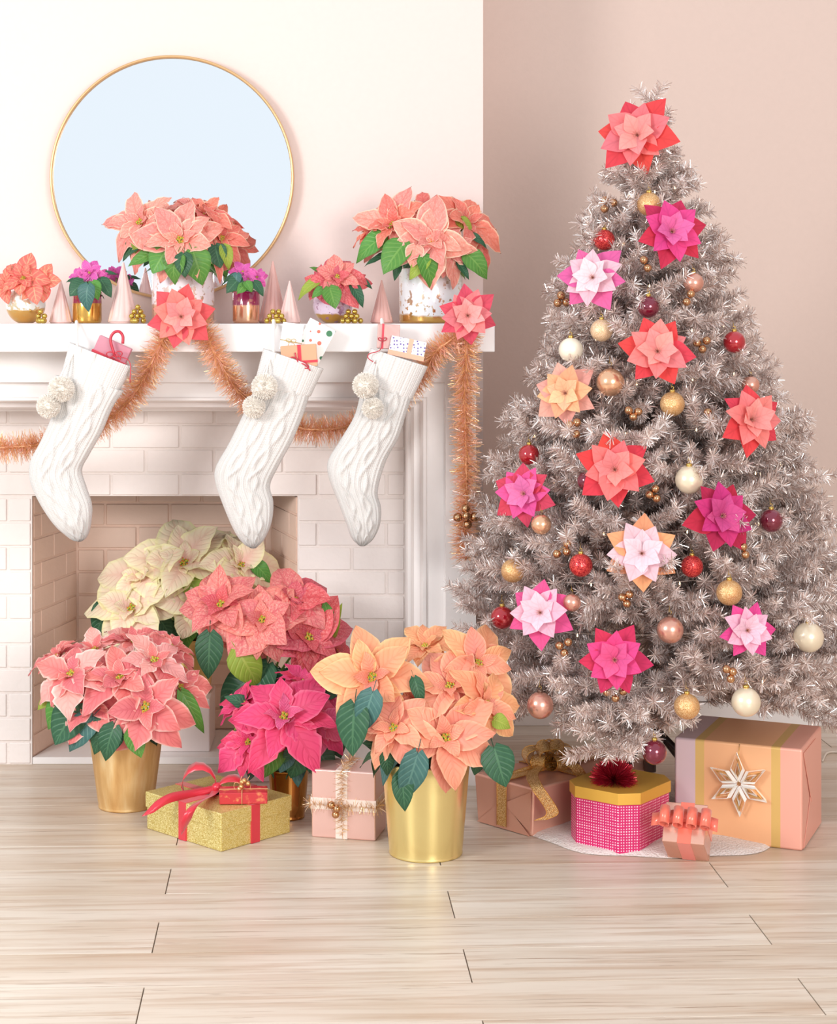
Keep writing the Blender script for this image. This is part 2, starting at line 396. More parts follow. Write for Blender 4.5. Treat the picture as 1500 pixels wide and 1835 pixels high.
# ------------------------------------------------------------------ round mirror
k = N('mirror_glass'); k.p.inputs['Base Color'].default_value = (.93, .965, 1, 1); k.p.inputs['Metallic'].default_value = 1; k.p.inputs['Roughness'].default_value = .015; M_mirror = k.m
M_frame = foil('brushed_gold_frame', '#dcb482', .32, .55, .001, 30)
dm = D_BREAST-.028; mc = W(308.5, 318, dm); rm = 218.5/F*dm
mir = thing('round_mirror', (mc.x, D_BREAST-.001, mc.z-rm), 'large round wall mirror with a thin gold frame above the mantel', 'mirror')
rot = Matrix.Translation(mc) @ Matrix.Rotation(math.radians(90), 4, 'X')
m_ = MB(); m_.lathe([(rm-.0085, -.004), (rm-.0085, .011), (rm-.006, .014), (rm-.001, .014), (rm, .010), (rm, -.026), (rm-.012, -.026), (rm-.012, -.004), (rm-.0085, -.004)], 128, mt=rot); m_.build('frame', M_frame, mir)
m_ = MB(); m_.lathe([(.0001, 0), (rm-.009, 0)], 96, mt=rot); m_.lathe([(.0001, -.003), (rm-.009, -.003)], 96, mt=rot); m_.build('mirror_glass', M_mirror, mir, smooth=False)
# ------------------------------------------------------------------ blades (bracts and leaves)
def blade_mesh(name, shape, arch=.12, fold=.16, ruff=.02, curl=0., nu=8, nv=4, seed=0, petiole=0.):
    """unit blade along +X, up +Z"""
    rs = random.Random(seed); ph = rs.uniform(0, 6)
    ws = {'ovate': [0, .30, .44, .49, .485, .43, .33, .19, .0], 'heart': [.12, .42, .50, .50, .46, .385, .28, .15, .0],
          'lance': [0, .20, .34, .41, .43, .39, .29, .15, .0], 'lobed': [0, .22, .36, .50, .40, .46, .30, .15, .0],
          'paper': [.03, .2, .36, .48, .50, .43, .30, .155, .0], 'round': [.14, .42, .52, .54, .52, .46, .37, .22, .0]}[shape]
    ws = [x*{'ovate': .66, 'heart': .82, 'lance': .62, 'lobed': .72, 'paper': .74, 'round': .84}[shape] for x in ws]; xs = [i/8 for i in range(9)]
    mb = MB()
    def fn(u, v):
        w = interp(xs, ws, u); s = (v-.5)*2; x = u; y = s*w
        z = arch*4*u*(1-u)*.5 - curl*u*u + fold*abs(s)*w + ruff*math.sin(u*15+ph+s*2.5)*abs(s)**1.5
        if shape == 'heart' or shape == 'round': x = u - .07*abs(s)*(1-u)**3*1.5
        return (x, y, z)
    mb.grid(fn, nu, nv)
    if petiole:
        mb.tube([(-petiole, 0, -.05), (-petiole*.5, 0, -.01), (.03, 0, 0)], .012, 4, m=0)
    me = mb.mesh(name); return me
def variants(shape, n, **kw):
    out = []
    for i in range(n):
        k2 = dict(kw); k2['arch'] = kw.get('arch', .12)*rnd(.5, 1.5); k2['curl'] = kw.get('curl', .1)*rnd(.2, 1.8); k2['ruff'] = kw.get('ruff', .02)*rnd(.7, 1.5)
        me = blade_mesh('blade_'+shape, shape, seed=i, **k2); me.materials.append(None); out.append(me)
    return out
random.seed(5)
BL_OV = variants('ovate', 6, arch=.16, curl=.20, fold=.15, ruff=.035)
BL_HE = variants('heart', 5, arch=.14, curl=.22, fold=.12, ruff=.030)
BL_LA = variants('lance', 5, arch=.14, curl=.16, fold=.18, ruff=.030)
BL_LO = variants('lobed', 5, arch=.16, curl=.22, fold=.15, ruff=.040, nu=10)
BL_RO = variants('round', 5, arch=.16, curl=.26, fold=.12, ruff=.04)
BL_PA = variants('paper', 5, arch=.10, curl=.06, fold=.20, ruff=.006)
GL_HE = variants('heart', 5, arch=.12, curl=.24, fold=.16, ruff=.022, petiole=.28)
GL_OV = variants('ovate', 4, arch=.12, curl=.20, fold=.18, ruff=.02, petiole=.28)
GL_LO = variants('lobed', 3, arch=.12, curl=.20, fold=.16, ruff=.02, petiole=.28, nu=10)

def blade(name, parent, me, mat, base, tip, nrm, wid=1.0):
    base, tip = Vector(base), Vector(tip); x = tip-base; L = x.length; x.normalize()
    n = Vector(nrm); n = (n-x*n.dot(x))
    if n.length < 1e-4: n = x.orthogonal()
    n.normalize(); y = n.cross(x)
    o = bpy.data.objects.new(name, me); COL.objects.link(o)
    o.matrix_basis = Matrix.Translation(base) @ Matrix(((x.x, y.x, n.x, 0), (x.y, y.y, n.y, 0), (x.z, y.z, n.z, 0), (0, 0, 0, 1))) @ Matrix.Diagonal((L, L*wid, L, 1))
    o.material_slots[0].link = 'OBJECT'; o.material_slots[0].material = mat
    adopt(o, parent); return o

M_cya = plain('cyathia_yellow_green', '#b9c24a', .5); M_cyr = plain('cyathia_red_tip', '#d8682c', .5); M_stem = plain('green_stem', '#6f9a45', .55); M_soil = plain('dark_soil', '#4b3a2d', .95)
def frame(n):
    n = Vector(n).normalized(); a = Vector((0, 0, 1)).cross(n)
    if a.length < .05: a = Vector((1, 0, 0))
    a.normalize(); return n, a, n.cross(a)

def head(plant, c, n, R, mats, shapes=None, rings=((6, 1.0, 4), (5, .78, 22), (4, .42, 48)), seed=0, wid=.95, cya=True, rot=0., jit=1.):
    """flower head: rings of (count, length factor, elevation in degrees); children bract"""
    rs = random.Random(seed*7+3); n, a, b = frame(n); shapes = shapes or BL_OV; c = Vector(c)
    mb = MB(); k = max(R, .02)
    if cya:
        for i in range(9):
            an = i*2.4; rr = k*.035*math.sqrt(i); p = c+n*(k*.07)+a*rr*math.cos(an)+b*rr*math.sin(an); mb.ball(p, k*.034, 4, 6, m=0)
            mb.ball(p+n*k*.032, k*.016, 3, 5, m=1)
    else: mb.ball(c+n*k*.04, k*.05, 4, 6)
    hd = mb.build('flower_head', [M_cya, M_cyr], plant); ml = mats if isinstance(mats, (list, tuple)) else [mats]*len(rings)
    for ri, (cnt, lf, el) in enumerate(rings):
        for i in range(cnt):
            ph = rot+2*math.pi*(i+.5*ri)/cnt+rs.uniform(-.28, .28)*jit; e = math.radians(el+rs.uniform(-13, 13)*jit); L = R*lf*rs.uniform(1-.17*jit, 1+.1*jit)
            rad = a*math.cos(ph)+b*math.sin(ph); d = rad*math.cos(e)+n*math.sin(e); up = n*math.cos(e)-rad*math.sin(e)
            up = up+rad.cross(n)*rs.uniform(-.35, .35)*jit
            base = c+rad*R*.05+n*(R*.012*ri)
            blade('bract', hd, shapes[rs.randrange(len(shapes))], ml[ri], base, base+d*L, up, wid*rs.uniform(.85, 1.12))
    return hd
def stems(plant, root, heads, r=.0035):
    mb = MB()
    for c, n in heads:
        c = Vector(c); n = Vector(n).normalized(); root_ = root+Vector((rnd(-.02, .02), rnd(-.02, .02), 0))
        mid = (root_+c)/2+Vector((0, 0, .01)); mb.tube(spline([root_, mid, c-n*.03, c], 3), r, 6)
    return mb.build('stem', M_stem, plant)
def leaf(plant, me_list, mat, b, t, nrm=(0, -.6, .6), wid=1., i=0):
    return blade('leaf', plant, me_list[i % len(me_list)], mat, b, t, nrm, wid)
def leaf_ring(plant, c, R0, R1, z0, z1, n, mats, meshes, seed=1, front=True, wid=1.):
    rs = random.Random(seed)
    for i in range(n):
        ph = 2*math.pi*i/n+rs.uniform(-.2, .2); L = rs.uniform(R0, R1)
        b = Vector((c[0]+math.cos(ph)*L*.35, c[1]+math.sin(ph)*L*.3, z0+rs.uniform(-.01, .02)))
        t = Vector((c[0]+math.cos(ph)*L, c[1]+math.sin(ph)*L*.85, z1+rs.uniform(-.035, .02)))
        leaf(plant, meshes, rs.choice(mats), b, t, Vector((math.cos(ph)*.7, math.sin(ph)*.7, .9)), wid, i)

# bract colours
L_pink = leafmat('bract_soft_pink', '#f38f8b', '#dc6466', '#fdd6c8', inner='#e4727a', vs=.35)
L_pink2 = leafmat('bract_pale_pink', '#fab5ae', '#ee8f8c', '#fdebe0', vs=.25)
L_cream = leafmat('bract_cream', '#fffad6', '#f4cdb4', '#f9f3b8', inner='#f7bdb8', vs=.4, edge_w=.7)
L_red = leafmat('bract_speckled_red', '#d83a50', '#bf2842', '#e4687a', speck='#f4a0a0', vs=.35)
L_red2 = leafmat('bract_speckled_coral', '#e6606a', '#cf3a4c', '#ee8d80', speck='#f9c0ae', vs=.4)
L_hot = leafmat('bract_hot_pink', '#f34a80', '#d5305f', '#f77d9d', inner='#ee5f85', vs=.3)
L_hot2 = leafmat('bract_rose_pink', '#ef6f9a', '#d8477c', '#f7a2bb', vs=.3)
L_peach = leafmat('bract_peach', '#f8a98a', '#ee8c70', '#fbc2a0', inner='#f8a08e', vs=.25)
L_peach2 = leafmat('bract_apricot', '#f8b889', '#ee9466', '#f9cd97', inner='#f7a07c', vs=.3)
L_coral = leafmat('bract_coral_marbled', '#ee7462', '#dc5444', '#f9dfbd', speck='#f5a394', vs=.3, edge_w=.82, freq=34)
L_coral2 = leafmat('bract_pale_coral', '#f28f82', '#e0665a', '#fdeccf', speck='#f9bdae', vs=.3, edge_w=.84, freq=34)
L_flame = leafmat('bract_flame_veined', '#ee6d63', '#f8cfa0', '#e0474a', vs=.55, edge_w=.86, freq=30)
L_mag = leafmat('bract_magenta', '#ee6fc0', '#d84aa0', '#f59ad2', vs=.3)
G_dark = leafmat('leaf_dark_green', '#245038', '#5f8c66', '#264e34', vs=.45, rough=.42, trans=.08)
G_blue = leafmat('leaf_blue_green', '#35605e', '#7aa596', '#35605a', vs=.35, rough=.45, trans=.06)
G_mid = leafmat('leaf_mid_green', '#4d8a3a', '#8fbc62', '#4c8034', vs=.45, rough=.42, trans=.15)
G_lime = leafmat('leaf_lime_green', '#93ad3f', '#c9cf6a', '#8aa238', vs=.4, rough=.45, trans=.25)
G_all = [G_dark, G_mid, G_dark, G_blue]

def pot_lathe(o_name, mats, plant, c, prof, n=48):
    m = MB(); m.lathe(prof, n, (c[0], c[1], c[2])); return m.build(o_name, mats, plant)
def soil(plant, c, r, z):
    m = MB(); m.lathe([(.0001, .006), (r*.6, .008), (r, 0)], 20, (c[0], c[1], z)); return m.build('soil', M_soil, plant)

M_gold_wood = None
k = N('brushed_antique_gold'); v = coords(k, 'Object', (30, 30, 4)); ns = k.n('ShaderNodeTexNoise', i_Scale=1.0, i_Detail=6.0); k.l(v, ns.inputs[0])
k.l(k.ramp(ns.outputs[0], [(.3, hexc('#cf9f62')), (.5, hexc('#e6bd80')), (.7, hexc('#f5dba8'))]), k.p.inputs['Base Color']); k.p.inputs['Metallic'].default_value = .55; k.p.inputs['Roughness'].default_value = .42; k.bump(ns.outputs[0], .001, .5); M_goldw = k.m
M_goldp = foil('satin_gold_metal', '#e9d592', .25, .75, .0004, 8)
M_goldc = foil('cream_gold_metal', '#e6cb85', .3, .8, .0004, 8)
M_copper = foil('mirror_copper_gold', '#c08a4a', .14, .95, .0006, 20)
def bucket(plant, c, rb, rt, h, mat, bead=True):
    pr = [(.0001, .002), (rb-.002, .002), (rb, 0), (rb+.0012, .003), (rb+.0006, .006), (rb, .009)]
    pr += [(lerp(rb, rt, t), h*t) for t in (.1, .3, .5, .7, .9)]
    pr += [(rt, h-.008), (rt+.0025, h-.005), (rt+.0025, h-.001), (rt, h), (rt-.003, h-.001), (rt-.004, h-.03)]
    pot_lathe('pot', mat, plant, c, pr, 64); soil(plant, c, rt-.006, c[2]+h-.03)

def plant_px(name, label, group, c, hs, root_z, r_stem=.0035):
    """hs: (px, py, depth, radius px, facing, mats, shapes, rings, seed)"""
    p = thing(name, c, label, 'plant', group); st = []
    for h in hs:
        px, py, d, rp, n, ms = h[:6]; kw = h[6] if len(h) > 6 else {}
        cc = W(px, py, d); head(p, cc, n, rp/F*d, ms, seed=int(px+py*3), **kw); st.append((cc, n))
    stems(p, Vector((c[0], c[1], root_z)), st, r_stem); return p
def leaf_px(p, lst, meshes=None):
    for i, (b, t, d, mat, wid) in enumerate(lst):
        B = W(b[0], b[1], d); T = W(t[0], t[1], d-.012)
        leaf(p, meshes or GL_HE, mat, B, T, (rnd(-.25, .25), -.75, .55), wid, i)
BIG = ((6, 1.0, 0), (5, .8, 22), (4, .42, 45))
RD = dict(shapes=BL_RO); HE = dict(shapes=BL_HE); LO = dict(shapes=BL_LO); LA = dict(shapes=BL_LA)

# pink poinsettia, left foreground
c = FL(226, 1457); c = Vector((W(226, 0, 4.96).x, 4.96, 0))
u = (0, -.55, .84)
hs = [(262, 1268, 4.80, 98, (.05, -.93, .36), L_pink, dict(shapes=BL_OV+BL_LO, wid=1.05)),
      (215, 1217, 4.84, 80, (.0, -.62, .78), L_pink, dict(shapes=BL_OV, wid=1.05)),
      (128, 1210, 4.86, 80, (-.35, -.60, .75), [L_pink2, L_pink, L_pink], dict(shapes=BL_LO, wid=1.05)),
      (276, 1186, 4.88, 80, (.2, -.55, .8), [L_pink, L_pink2, L_pink], dict(shapes=BL_LO)),
      (165, 1262, 4.84, 82, (-.25, -.85, .5), L_pink, dict(shapes=BL_OV, wid=1.15)),
      (322, 1232, 4.88, 62, (.5, -.6, .6), L_pink, dict(shapes=BL_LO)),
      (170, 1166, 4.97, 62, (-.2, -.4, .9), [L_pink2, L_pink2, L_pink], LO),
      (105, 1176, 4.98, 55, (-.5, -.3, .85), L_pink, LO),
      (240, 1152, 5.0, 66, (.1, -.35, .9), [L_pink2, L_pink, L_pink], LO),
      (305, 1160, 5.0, 56, (.45, -.3, .85), L_pink, LO)]
P1 = plant_px('potted_poinsettia', 'soft pink poinsettia in a brushed antique gold pot, leftmost on the floor', None, c, hs, .2)
bucket(P1, c, .0765, .107, .228, M_goldw)
leaf_px(P1, [((140,1262),(96,1336),4.82,G_dark,.95),((120,1252),(74,1302),4.84,G_mid,.9),((165,1285),(113,1345),4.80,G_blue,.8),((195,1290),(165,1352),4.79,G_dark,.85),
  ((205,1300),(185,1365),4.77,G_dark,.8),((235,1308),(254,1358),4.77,G_mid,.9),((215,1312),(204,1345),4.77,G_dark,.8),((325,1240),(369,1316),4.84,G_mid,.42),((150,1290),(135,1335),4.82,G_lime,.8),((270,1310),(292,1330),4.79,G_dark,.8),((100,1240),(66,1272),4.88,G_lime,.7)])
leaf_ring(P1, c, .1, .15, .26, .2, 9, G_all, GL_HE, 3)

# cream poinsettia in the firebox
c = Vector((W(338, 0, 5.60).x, 5.60, .1885))
hs = [(237, 1092, 5.42, 88, (-.2, -.8, .55), L_cream, dict(shapes=BL_RO, wid=1.0)),
      (330, 1012, 5.50, 98, (0, -.75, .65), L_cream, dict(shapes=BL_RO)),
      (255, 1035, 5.48, 80, (-.4, -.7, .6), L_cream, RD),
      (430, 1015, 5.50, 76, (.4, -.7, .6), L_cream, RD),
      (205, 1060, 5.55, 50, (-.7, -.4, .6), L_cream, RD),
      (382, 985, 5.6, 58, (.1, -.3, .9), L_cream, RD), (300, 985, 5.6, 52, (-.2, -.3, .9), L_cream, RD),
      (345, 1075, 5.44, 62, (.2, -.9, .4), L_cream, RD)]
P4 = plant_px('potted_poinsettia', 'cream poinsettia on a white box inside the fireplace opening', None, c, hs, .34)
bucket(P4, c, .069, .086, .175, M_goldc)
leaf_px(P4, [((195,1080),(170,1140),5.46,G_dark,.9),((280,1105),(312,1140),5.42,G_dark,1.),((455,1010),(490,1040),5.5,G_mid,.8),((340,1040),(372,1085),5.44,G_lime,1.),((300,1120),(290,1150),5.45,G_dark,1.),((410,1050),(430,1085),5.45,G_lime,1.),((225,1110),(195,1150),5.44,G_dark,.9),((360,1000),(350,1050),5.48,G_dark,.8),((395,1060),(385,1110),5.47,G_dark,1.)])
leaf_ring(P4, c, .1, .15, .40, .36, 9, [G_dark, G_mid], GL_HE, 5)
# white box it stands on
M_wbox = foil('pearl_white_wrap', '#f6ebe8', .4, .1, .002, 7)
def gift_box(name, p0, ang, w, dp, h, mat, label, cat='gift box', bev=.004, group=None):
    mt = Matrix.Translation(p0) @ Matrix.Rotation(ang, 4, 'Z'); t = thing(name, mt @ Vector((w/2, dp/2, 0)), label, cat, group)
    m = MB(); m.box((0, 0, 0), (w, dp, h), mt); m.build('box', mat, t, smooth=False, bevel=bev, segs=3); return t, mt
xr = W(376, 0, 5.494).x; gift_box('gift_box', Vector((xr-.205, 5.494, HF)), 0, .205, .205, .165, M_wbox, 'plain pearl white box under the cream poinsettia in the fireplace')

# speckled coral-red poinsettia on a pink box
c = Vector((W(485, 0, 5.30).x, 5.30, .112))
hs = [(397, 1085, 5.10, 86, (-.25, -.75, .6), [L_red2, L_red2, L_red], dict(shapes=BL_HE)),
      (470, 1112, 5.06, 82, (-.05, -.85, .5), L_red2, dict(shapes=BL_HE, wid=1.1)),
      (527, 1078, 5.12, 80, (.1, -.6, .8), [L_red2, L_red, L_red], dict(shapes=BL_RO)),
      (552, 1143, 5.08, 88, (.3, -.8, .4), L_red, dict(shapes=BL_HE)),
      (600, 1168, 5.14, 52, (.7, -.5, .3), L_red, dict(shapes=BL_HE)),
      (440, 1150, 5.08, 60, (-.2, -.9, .2), [L_red2, L_red, L_red], dict(shapes=BL_HE)),
      (480, 1080, 5.2, 60, (0, -.3, .9), L_red2, HE)]
P5 = plant_px('potted_poinsettia', 'speckled coral red poinsettia between the cream and hot pink ones', None, c, hs, .26)
bucket(P5, c, .055, .072, .15, M_goldc)
leaf_px(P5, [((376,1135),(373,1218),5.03,G_dark,.75),((425,1165),(467,1232),5.02,G_lime,.95),((450,1215),(385,1262),5.08,G_dark,.95),((480,1225),(410,1240),5.1,G_dark,1.),((480,1190),(450,1262),5.06,G_dark,1.),((590,1110),(580,1075),5.1,G_mid,.7),((595,1140),(605,1085),5.1,G_lime,.5),((520,1120),(535,1150),5.06,G_dark,.8),((470,1200),(495,1265),5.06,G_dark,1.1),((520,1200),(530,1250),5.1,G_dark,1.1)])
leaf_ring(P5, c, .1, .16, .30, .24, 10, [G_dark], GL_HE, 7)
gift_box('gift_box', Vector((W(426,0,5.22).x, 5.215, 0)), 0, .20, .19, .112, foil('blush_wrap', '#f1d6d6', .4, .15, .002, 7), 'blush pink box behind the hot pink poinsettia, mostly hidden')

# hot pink poinsettia, small copper pot
c = Vector((W(517, 0, 4.85).x, 4.85, 0))
hs = [(510, 1288, 4.74, 104, (.0, -.8, .6), [L_hot, L_hot, L_hot2], dict(shapes=BL_LO+BL_OV)),
      (447, 1330, 4.76, 70, (-.4, -.85, .35), L_hot, dict(shapes=BL_LO, wid=.9)),
      (567, 1300, 4.76, 74, (.4, -.8, .4), [L_hot, L_hot2, L_hot2], dict(shapes=BL_LO)),
      (545, 1225, 4.86, 62, (.1, -.4, .9), L_hot, dict(shapes=BL_LO)),
      (438, 1262, 4.86, 60, (-.5, -.5, .7), L_hot, LO), (590, 1270, 4.86, 50, (.6, -.5, .6), [L_hot2, L_hot, L_hot], LO)]
P3 = plant_px('potted_poinsettia', 'small hot pink poinsettia in a shiny copper pot behind the gold gift box', None, c, hs, .12)
bucket(P3, c, .044, .057, .138, M_copper)
leaf_px(P3, [((500,1330),(470,1395),4.76,G_mid,.9),((470,1340),(435,1395),4.78,G_blue,.9),((540,1340),(520,1398),4.74,G_dark,1.1),((520,1345),(500,1385),4.75,G_blue,1.),((565,1340),(600,1385),4.76,G_dark,1.),((555,1350),(570,1395),4.75,G_dark,.9),((460,1290),(400,1352),4.8,G_dark,.4),((470,1280),(415,1300),4.8,G_lime,.5),((590,1300),(612,1360),4.8,G_dark,.9),((450,1270),(405,1245),4.86,G_dark,.7),((490,1310),(470,1350),4.77,G_dark,1.),((555,1250),(600,1240),4.86,G_dark,.9)])
leaf_ring(P3, c, .07, .12, .19, .14, 9, [G_dark, G_blue, G_dark], GL_HE, 9)

# peach poinsettia, satin gold bucket, in front
c = Vector((W(763, 0, 4.525).x, 4.525, 0))
pk_ = dict(shapes=BL_OV, wid=1.0)
hs = [(797, 1322, 4.38, 106, (.08, -.92, .4), L_peach, dict(shapes=BL_OV, wid=1.05, rot=.4)),
      (667, 1215, 4.44, 104, (-.12, -.92, .4), [L_peach2, L_peach2, L_peach], dict(shapes=BL_OV, wid=.95)),
      (706, 1306, 4.38, 88, (-.2, -.85, .5), [L_peach, L_peach, L_peach], dict(shapes=BL_OV)),
      (855, 1190, 4.52, 84, (.35, -.75, .5), [L_peach2, L_peach, L_peach], dict(shapes=BL_OV)),
      (805, 1232, 4.46, 88, (.1, -.75, .65), L_peach, dict(shapes=BL_OV)),
      (762, 1160, 4.60, 66, (.0, -.4, .9), L_peach2, dict(shapes=BL_OV)),
      (868, 1262, 4.44, 76, (.6, -.7, .35), [L_peach2, L_peach, L_peach], dict(shapes=BL_OV)),
      (740, 1258, 4.44, 60, (0, -.8, .6), L_peach, dict(shapes=BL_OV))]
P2 = plant_px('potted_poinsettia', 'large peach poinsettia in a smooth satin gold bucket, front centre', None, c, hs, .21)
bucket(P2, c, .0935, .1135, .242, M_goldp)
leaf_px(P2, [((636,1262),(630,1357),4.36,G_dark,.8),((668,1240),(645,1318),4.35,G_blue,.75),((748,1350),(724,1442),4.30,G_blue,.68),((720,1385),(726,1456),4.32,G_dark,.7),((742,1215),(758,1266),4.40,G_dark,.6),((885,1340),(907,1412),4.36,G_dark,1.0),((885,1290),(915,1300),4.40,G_lime,1.2),((690,1350),(700,1390),4.36,G_dark,.9),((640,1245),(595,1235),4.45,G_mid,.7),((790,1370),(800,1400),4.40,G_dark,1.),((700,1340),(650,1330),4.40,G_dark,.9),((860,1350),(850,1390),4.40,G_dark,.9)])
leaf_ring(P2, c, .12, .19, .29, .23, 10, [G_dark, G_blue], GL_HE, 11)
# ------------------------------------------------------------------ vases and plants on the mantel
ZM = ZS+.0005
def mpos(px, d): v = W(px, 577, d); return Vector((v.x, d, ZM))
def glazed(name, top, mid, low, flake, z1, z2, ht, metal=.25, nsc=14.):
    """glass vase: paint above, gold leaf flaking below; bands follow the height"""
    k = N(name); tc = k.n('ShaderNodeTexCoord'); sp = k.n('ShaderNodeSeparateXYZ'); k.l(tc.outputs['Generated'], sp.inputs[0])
    ns = k.n('ShaderNodeTexNoise', i_Scale=nsc, i_Detail=5.0); k.l(tc.outputs['Object'], ns.inputs[0])
    z = k.math('ADD', sp.outputs[2], k.math('MULTIPLY', k.math('SUBTRACT', ns.outputs[0], .5), ht))
    c = k.ramp(z, [(z1-.02, hexc(low)), (z1+.02, hexc(mid)), (z2-.04, hexc(mid)), (z2+.04, hexc(top))])
    fn = k.n('ShaderNodeTexNoise', i_Scale=nsc*4, i_Detail=3.0); k.l(tc.outputs['Object'], fn.inputs[0])
    fm = k.math('MULTIPLY', k.ramp(fn.outputs[0], [(.56, (0,0,0,1)), (.60, (1,1,1,1))]), k.math('SUBTRACT', 1.15, sp.outputs[2], True))
    c = k.mix(fm, c, hexc(flake)); k.l(c, k.p.inputs['Base Color'])
    gold = k.ramp(z, [(z1-.02, (1,1,1,1)), (z1+.02, (0,0,0,1))]); k.l(k.math('MULTIPLY', k.math('MAXIMUM', gold, fm), .8), k.p.inputs['Metallic'])
    k.p.inputs['Roughness'].default_value = .16; k.p.inputs['Coat Weight'].default_value = .8; k.p.inputs['Coat Roughness'].default_value = .04
    return k.m
V_big1 = glazed('glazed_white_copper', '#efe9ef', '#f0e6ea', '#dba07c', '#d6a06f', .36, .6, .22)
V_big2 = glazed('glazed_white_gold', '#dfe8e6', '#e8ecf0', '#cfa352', '#cf9f5d', .14, .75, .2)
V_bowl = glazed('glazed_seafoam_gold', '#e6f0ec', '#dfe9e6', '#dcae5c', '#d8b46a', .40, .75, .35)
V_sph = glazed('glazed_lilac_gold', '#e7dcea', '#dfcfe2', '#d3ab4f', '#bb8fb4', .26, .7, .3)
V_cyl1 = glazed('burgundy_over_gold', '#8f2a4a', '#8f2a4a', '#d9a648', '#c9973f', .62, .95, .0)
V_cyl2 = glazed('burgundy_over_copper', '#8c1f4b', '#8c1f4b', '#eab28e', '#e0a684', .56, .95, .0)
def cyl(p, c, r, h, mat, fr=.0):
    pot_lathe('vase', mat, p, c, [(.0001, .001), (r-.006, .001), (r-.001, .003), (r, .008), (r, h*.5), (r, h-.002), (r-.0015, h), (r-.003, h-.002), (r-.003, h-.02)], 48); soil(p, c, r-.004, c[2]+h-.02)
def globe(p, c, R, h, rn, mat):
    pr = [(.0001, .001)]
    for i in range(17):
        z = h*i/16; zz = z-R*.93; r = math.sqrt(max(R*R-zz*zz, (rn if i > 8 else .3*R)**2)); pr.append((r, z+.001))
    pr += [(rn, h+.004), (rn-.003, h+.003), (rn-.003, h-.015)]
    pot_lathe('vase', mat, p, c, pr, 48); soil(p, c, rn-.003, c[2]+h-.01)

DV = 5.22; s_ = DV/F
c = mpos(328, DV)
P = plant_px('potted_poinsettia', 'large marbled coral poinsettia in a white glass cylinder in front of the mirror', None, c, [
    (322, 432, 5.10, 84, (.0, -.93, .36), L_coral2, dict(shapes=BL_OV, wid=1.05, rot=.2)), (252, 400, 5.16, 74, (-.3, -.8, .5), L_coral2, dict(shapes=BL_OV)),
    (365, 388, 5.2, 66, (.2, -.5, .8), L_coral, dict(shapes=BL_OV)), (395, 428, 5.16, 62, (.6, -.7, .4), L_coral, dict(shapes=BL_OV)), (300, 388, 5.22, 60, (-.1, -.4, .9), L_coral2, dict(shapes=BL_OV)),
    (348, 372, 5.24, 42, (.1, -.4, .9), L_coral2, dict(shapes=BL_OV)), (270, 432, 5.14, 62, (-.4, -.85, .2), L_coral2, dict(shapes=BL_OV))], ZM+.12)
cyl(P, c, 56*s_, 92*s_, V_big1)
leaf_px(P, [((300,445),(272,490),5.08,G_mid,1.15),((318,455),(303,505),5.06,G_mid,1.1),((345,450),(366,506),5.06,G_mid,1.1),((385,440),(395,480),5.1,G_dark,1.1),((400,440),(413,482),5.1,G_lime,.7),((285,450),(228,475),5.1,G_mid,.6),((260,425),(212,455),5.14,G_dark,.8),((250,420),(237,450),5.12,G_lime,.9),((330,455),(330,497),5.05,G_dark,1.),((385,455),(398,508),5.12,L_coral,.4)])
leaf_ring(P, c, .08, .12, ZM+.18, ZM+.15, 9, [G_mid, G_dark], GL_HE, 21)
c = mpos(772, DV)
P = plant_px('potted_poinsettia', 'wide marbled coral poinsettia in a glass cylinder at the right end of the mantel', None, c, [
    (772, 432, 5.10, 80, (.02, -.93, .36), L_coral2, dict(shapes=BL_OV, wid=1.1, rot=.5)), (705, 405, 5.16, 74, (-.4, -.7, .5), [L_coral2, L_coral, L_coral], dict(shapes=BL_OV)), (668, 412, 5.2, 46, (-.6, -.5, .5), L_coral, dict(shapes=BL_OV)),
    (835, 402, 5.18, 72, (.5, -.6, .6), L_coral, dict(shapes=BL_OV)), (762, 378, 5.26, 60, (0, -.4, .9), L_coral, dict(shapes=BL_OV)), (810, 380, 5.24, 50, (.2, -.4, .9), L_coral, dict(shapes=BL_OV)), (720, 378, 5.26, 50, (-.2, -.4, .9), L_coral2, dict(shapes=BL_OV)),
    (800, 450, 5.1, 62, (.3, -.9, .0), L_coral2, dict(shapes=BL_OV)), (848, 440, 5.22, 52, (.7, -.5, .2), [L_coral, L_coral, L_coral2], dict(shapes=BL_OV))], ZM+.12)
cyl(P, c, 57*s_, 98*s_, V_big2)
leaf_px(P, [((725,435),(685,490),5.08,G_mid,1.),((690,425),(633,457),5.14,G_mid,.8),((758,460),(783,512),5.05,G_mid,.85),((765,460),(733,500),5.06,G_lime,.7),((835,455),(877,496),5.1,G_mid,.9),((700,455),(652,475),5.14,G_dark,.35),((820,395),(850,410),5.14,G_lime,1.),((840,420),(875,436),5.14,G_dark,.5),((820,470),(842,500),5.1,G_dark,.5),((715,470),(707,502),5.1,G_dark,.6),((745,440),(738,480),5.06,L_coral2,1.)])
leaf_ring(P, c, .08, .13, ZM+.19, ZM+.16, 10, [G_mid, G_dark], GL_HE, 22)
c = mpos(46, 5.18)
P = plant_px('potted_poinsettia', 'flame-veined orange red poinsettia in a round seafoam and gold bowl', None, c, [
    (42, 500, 5.12, 46, (-.1, -.8, .5), L_flame, dict(shapes=BL_OV, wid=1.15, rings=((5, 1., 18), (4, .7, 38)))), (72, 505, 5.12, 40, (.3, -.85, .3), L_flame, dict(shapes=BL_OV, wid=1.15, rings=((5, 1., 8), (3, .6, 30)))), (12, 512, 5.14, 36, (-.5, -.8, .2), L_flame, dict(shapes=BL_OV, wid=1.1, rings=((5, 1., 8), (3, .6, 30))))], ZM+.06, .0025)
globe(P, c, 35*s_, 57*s_, 20*s_, V_bowl)
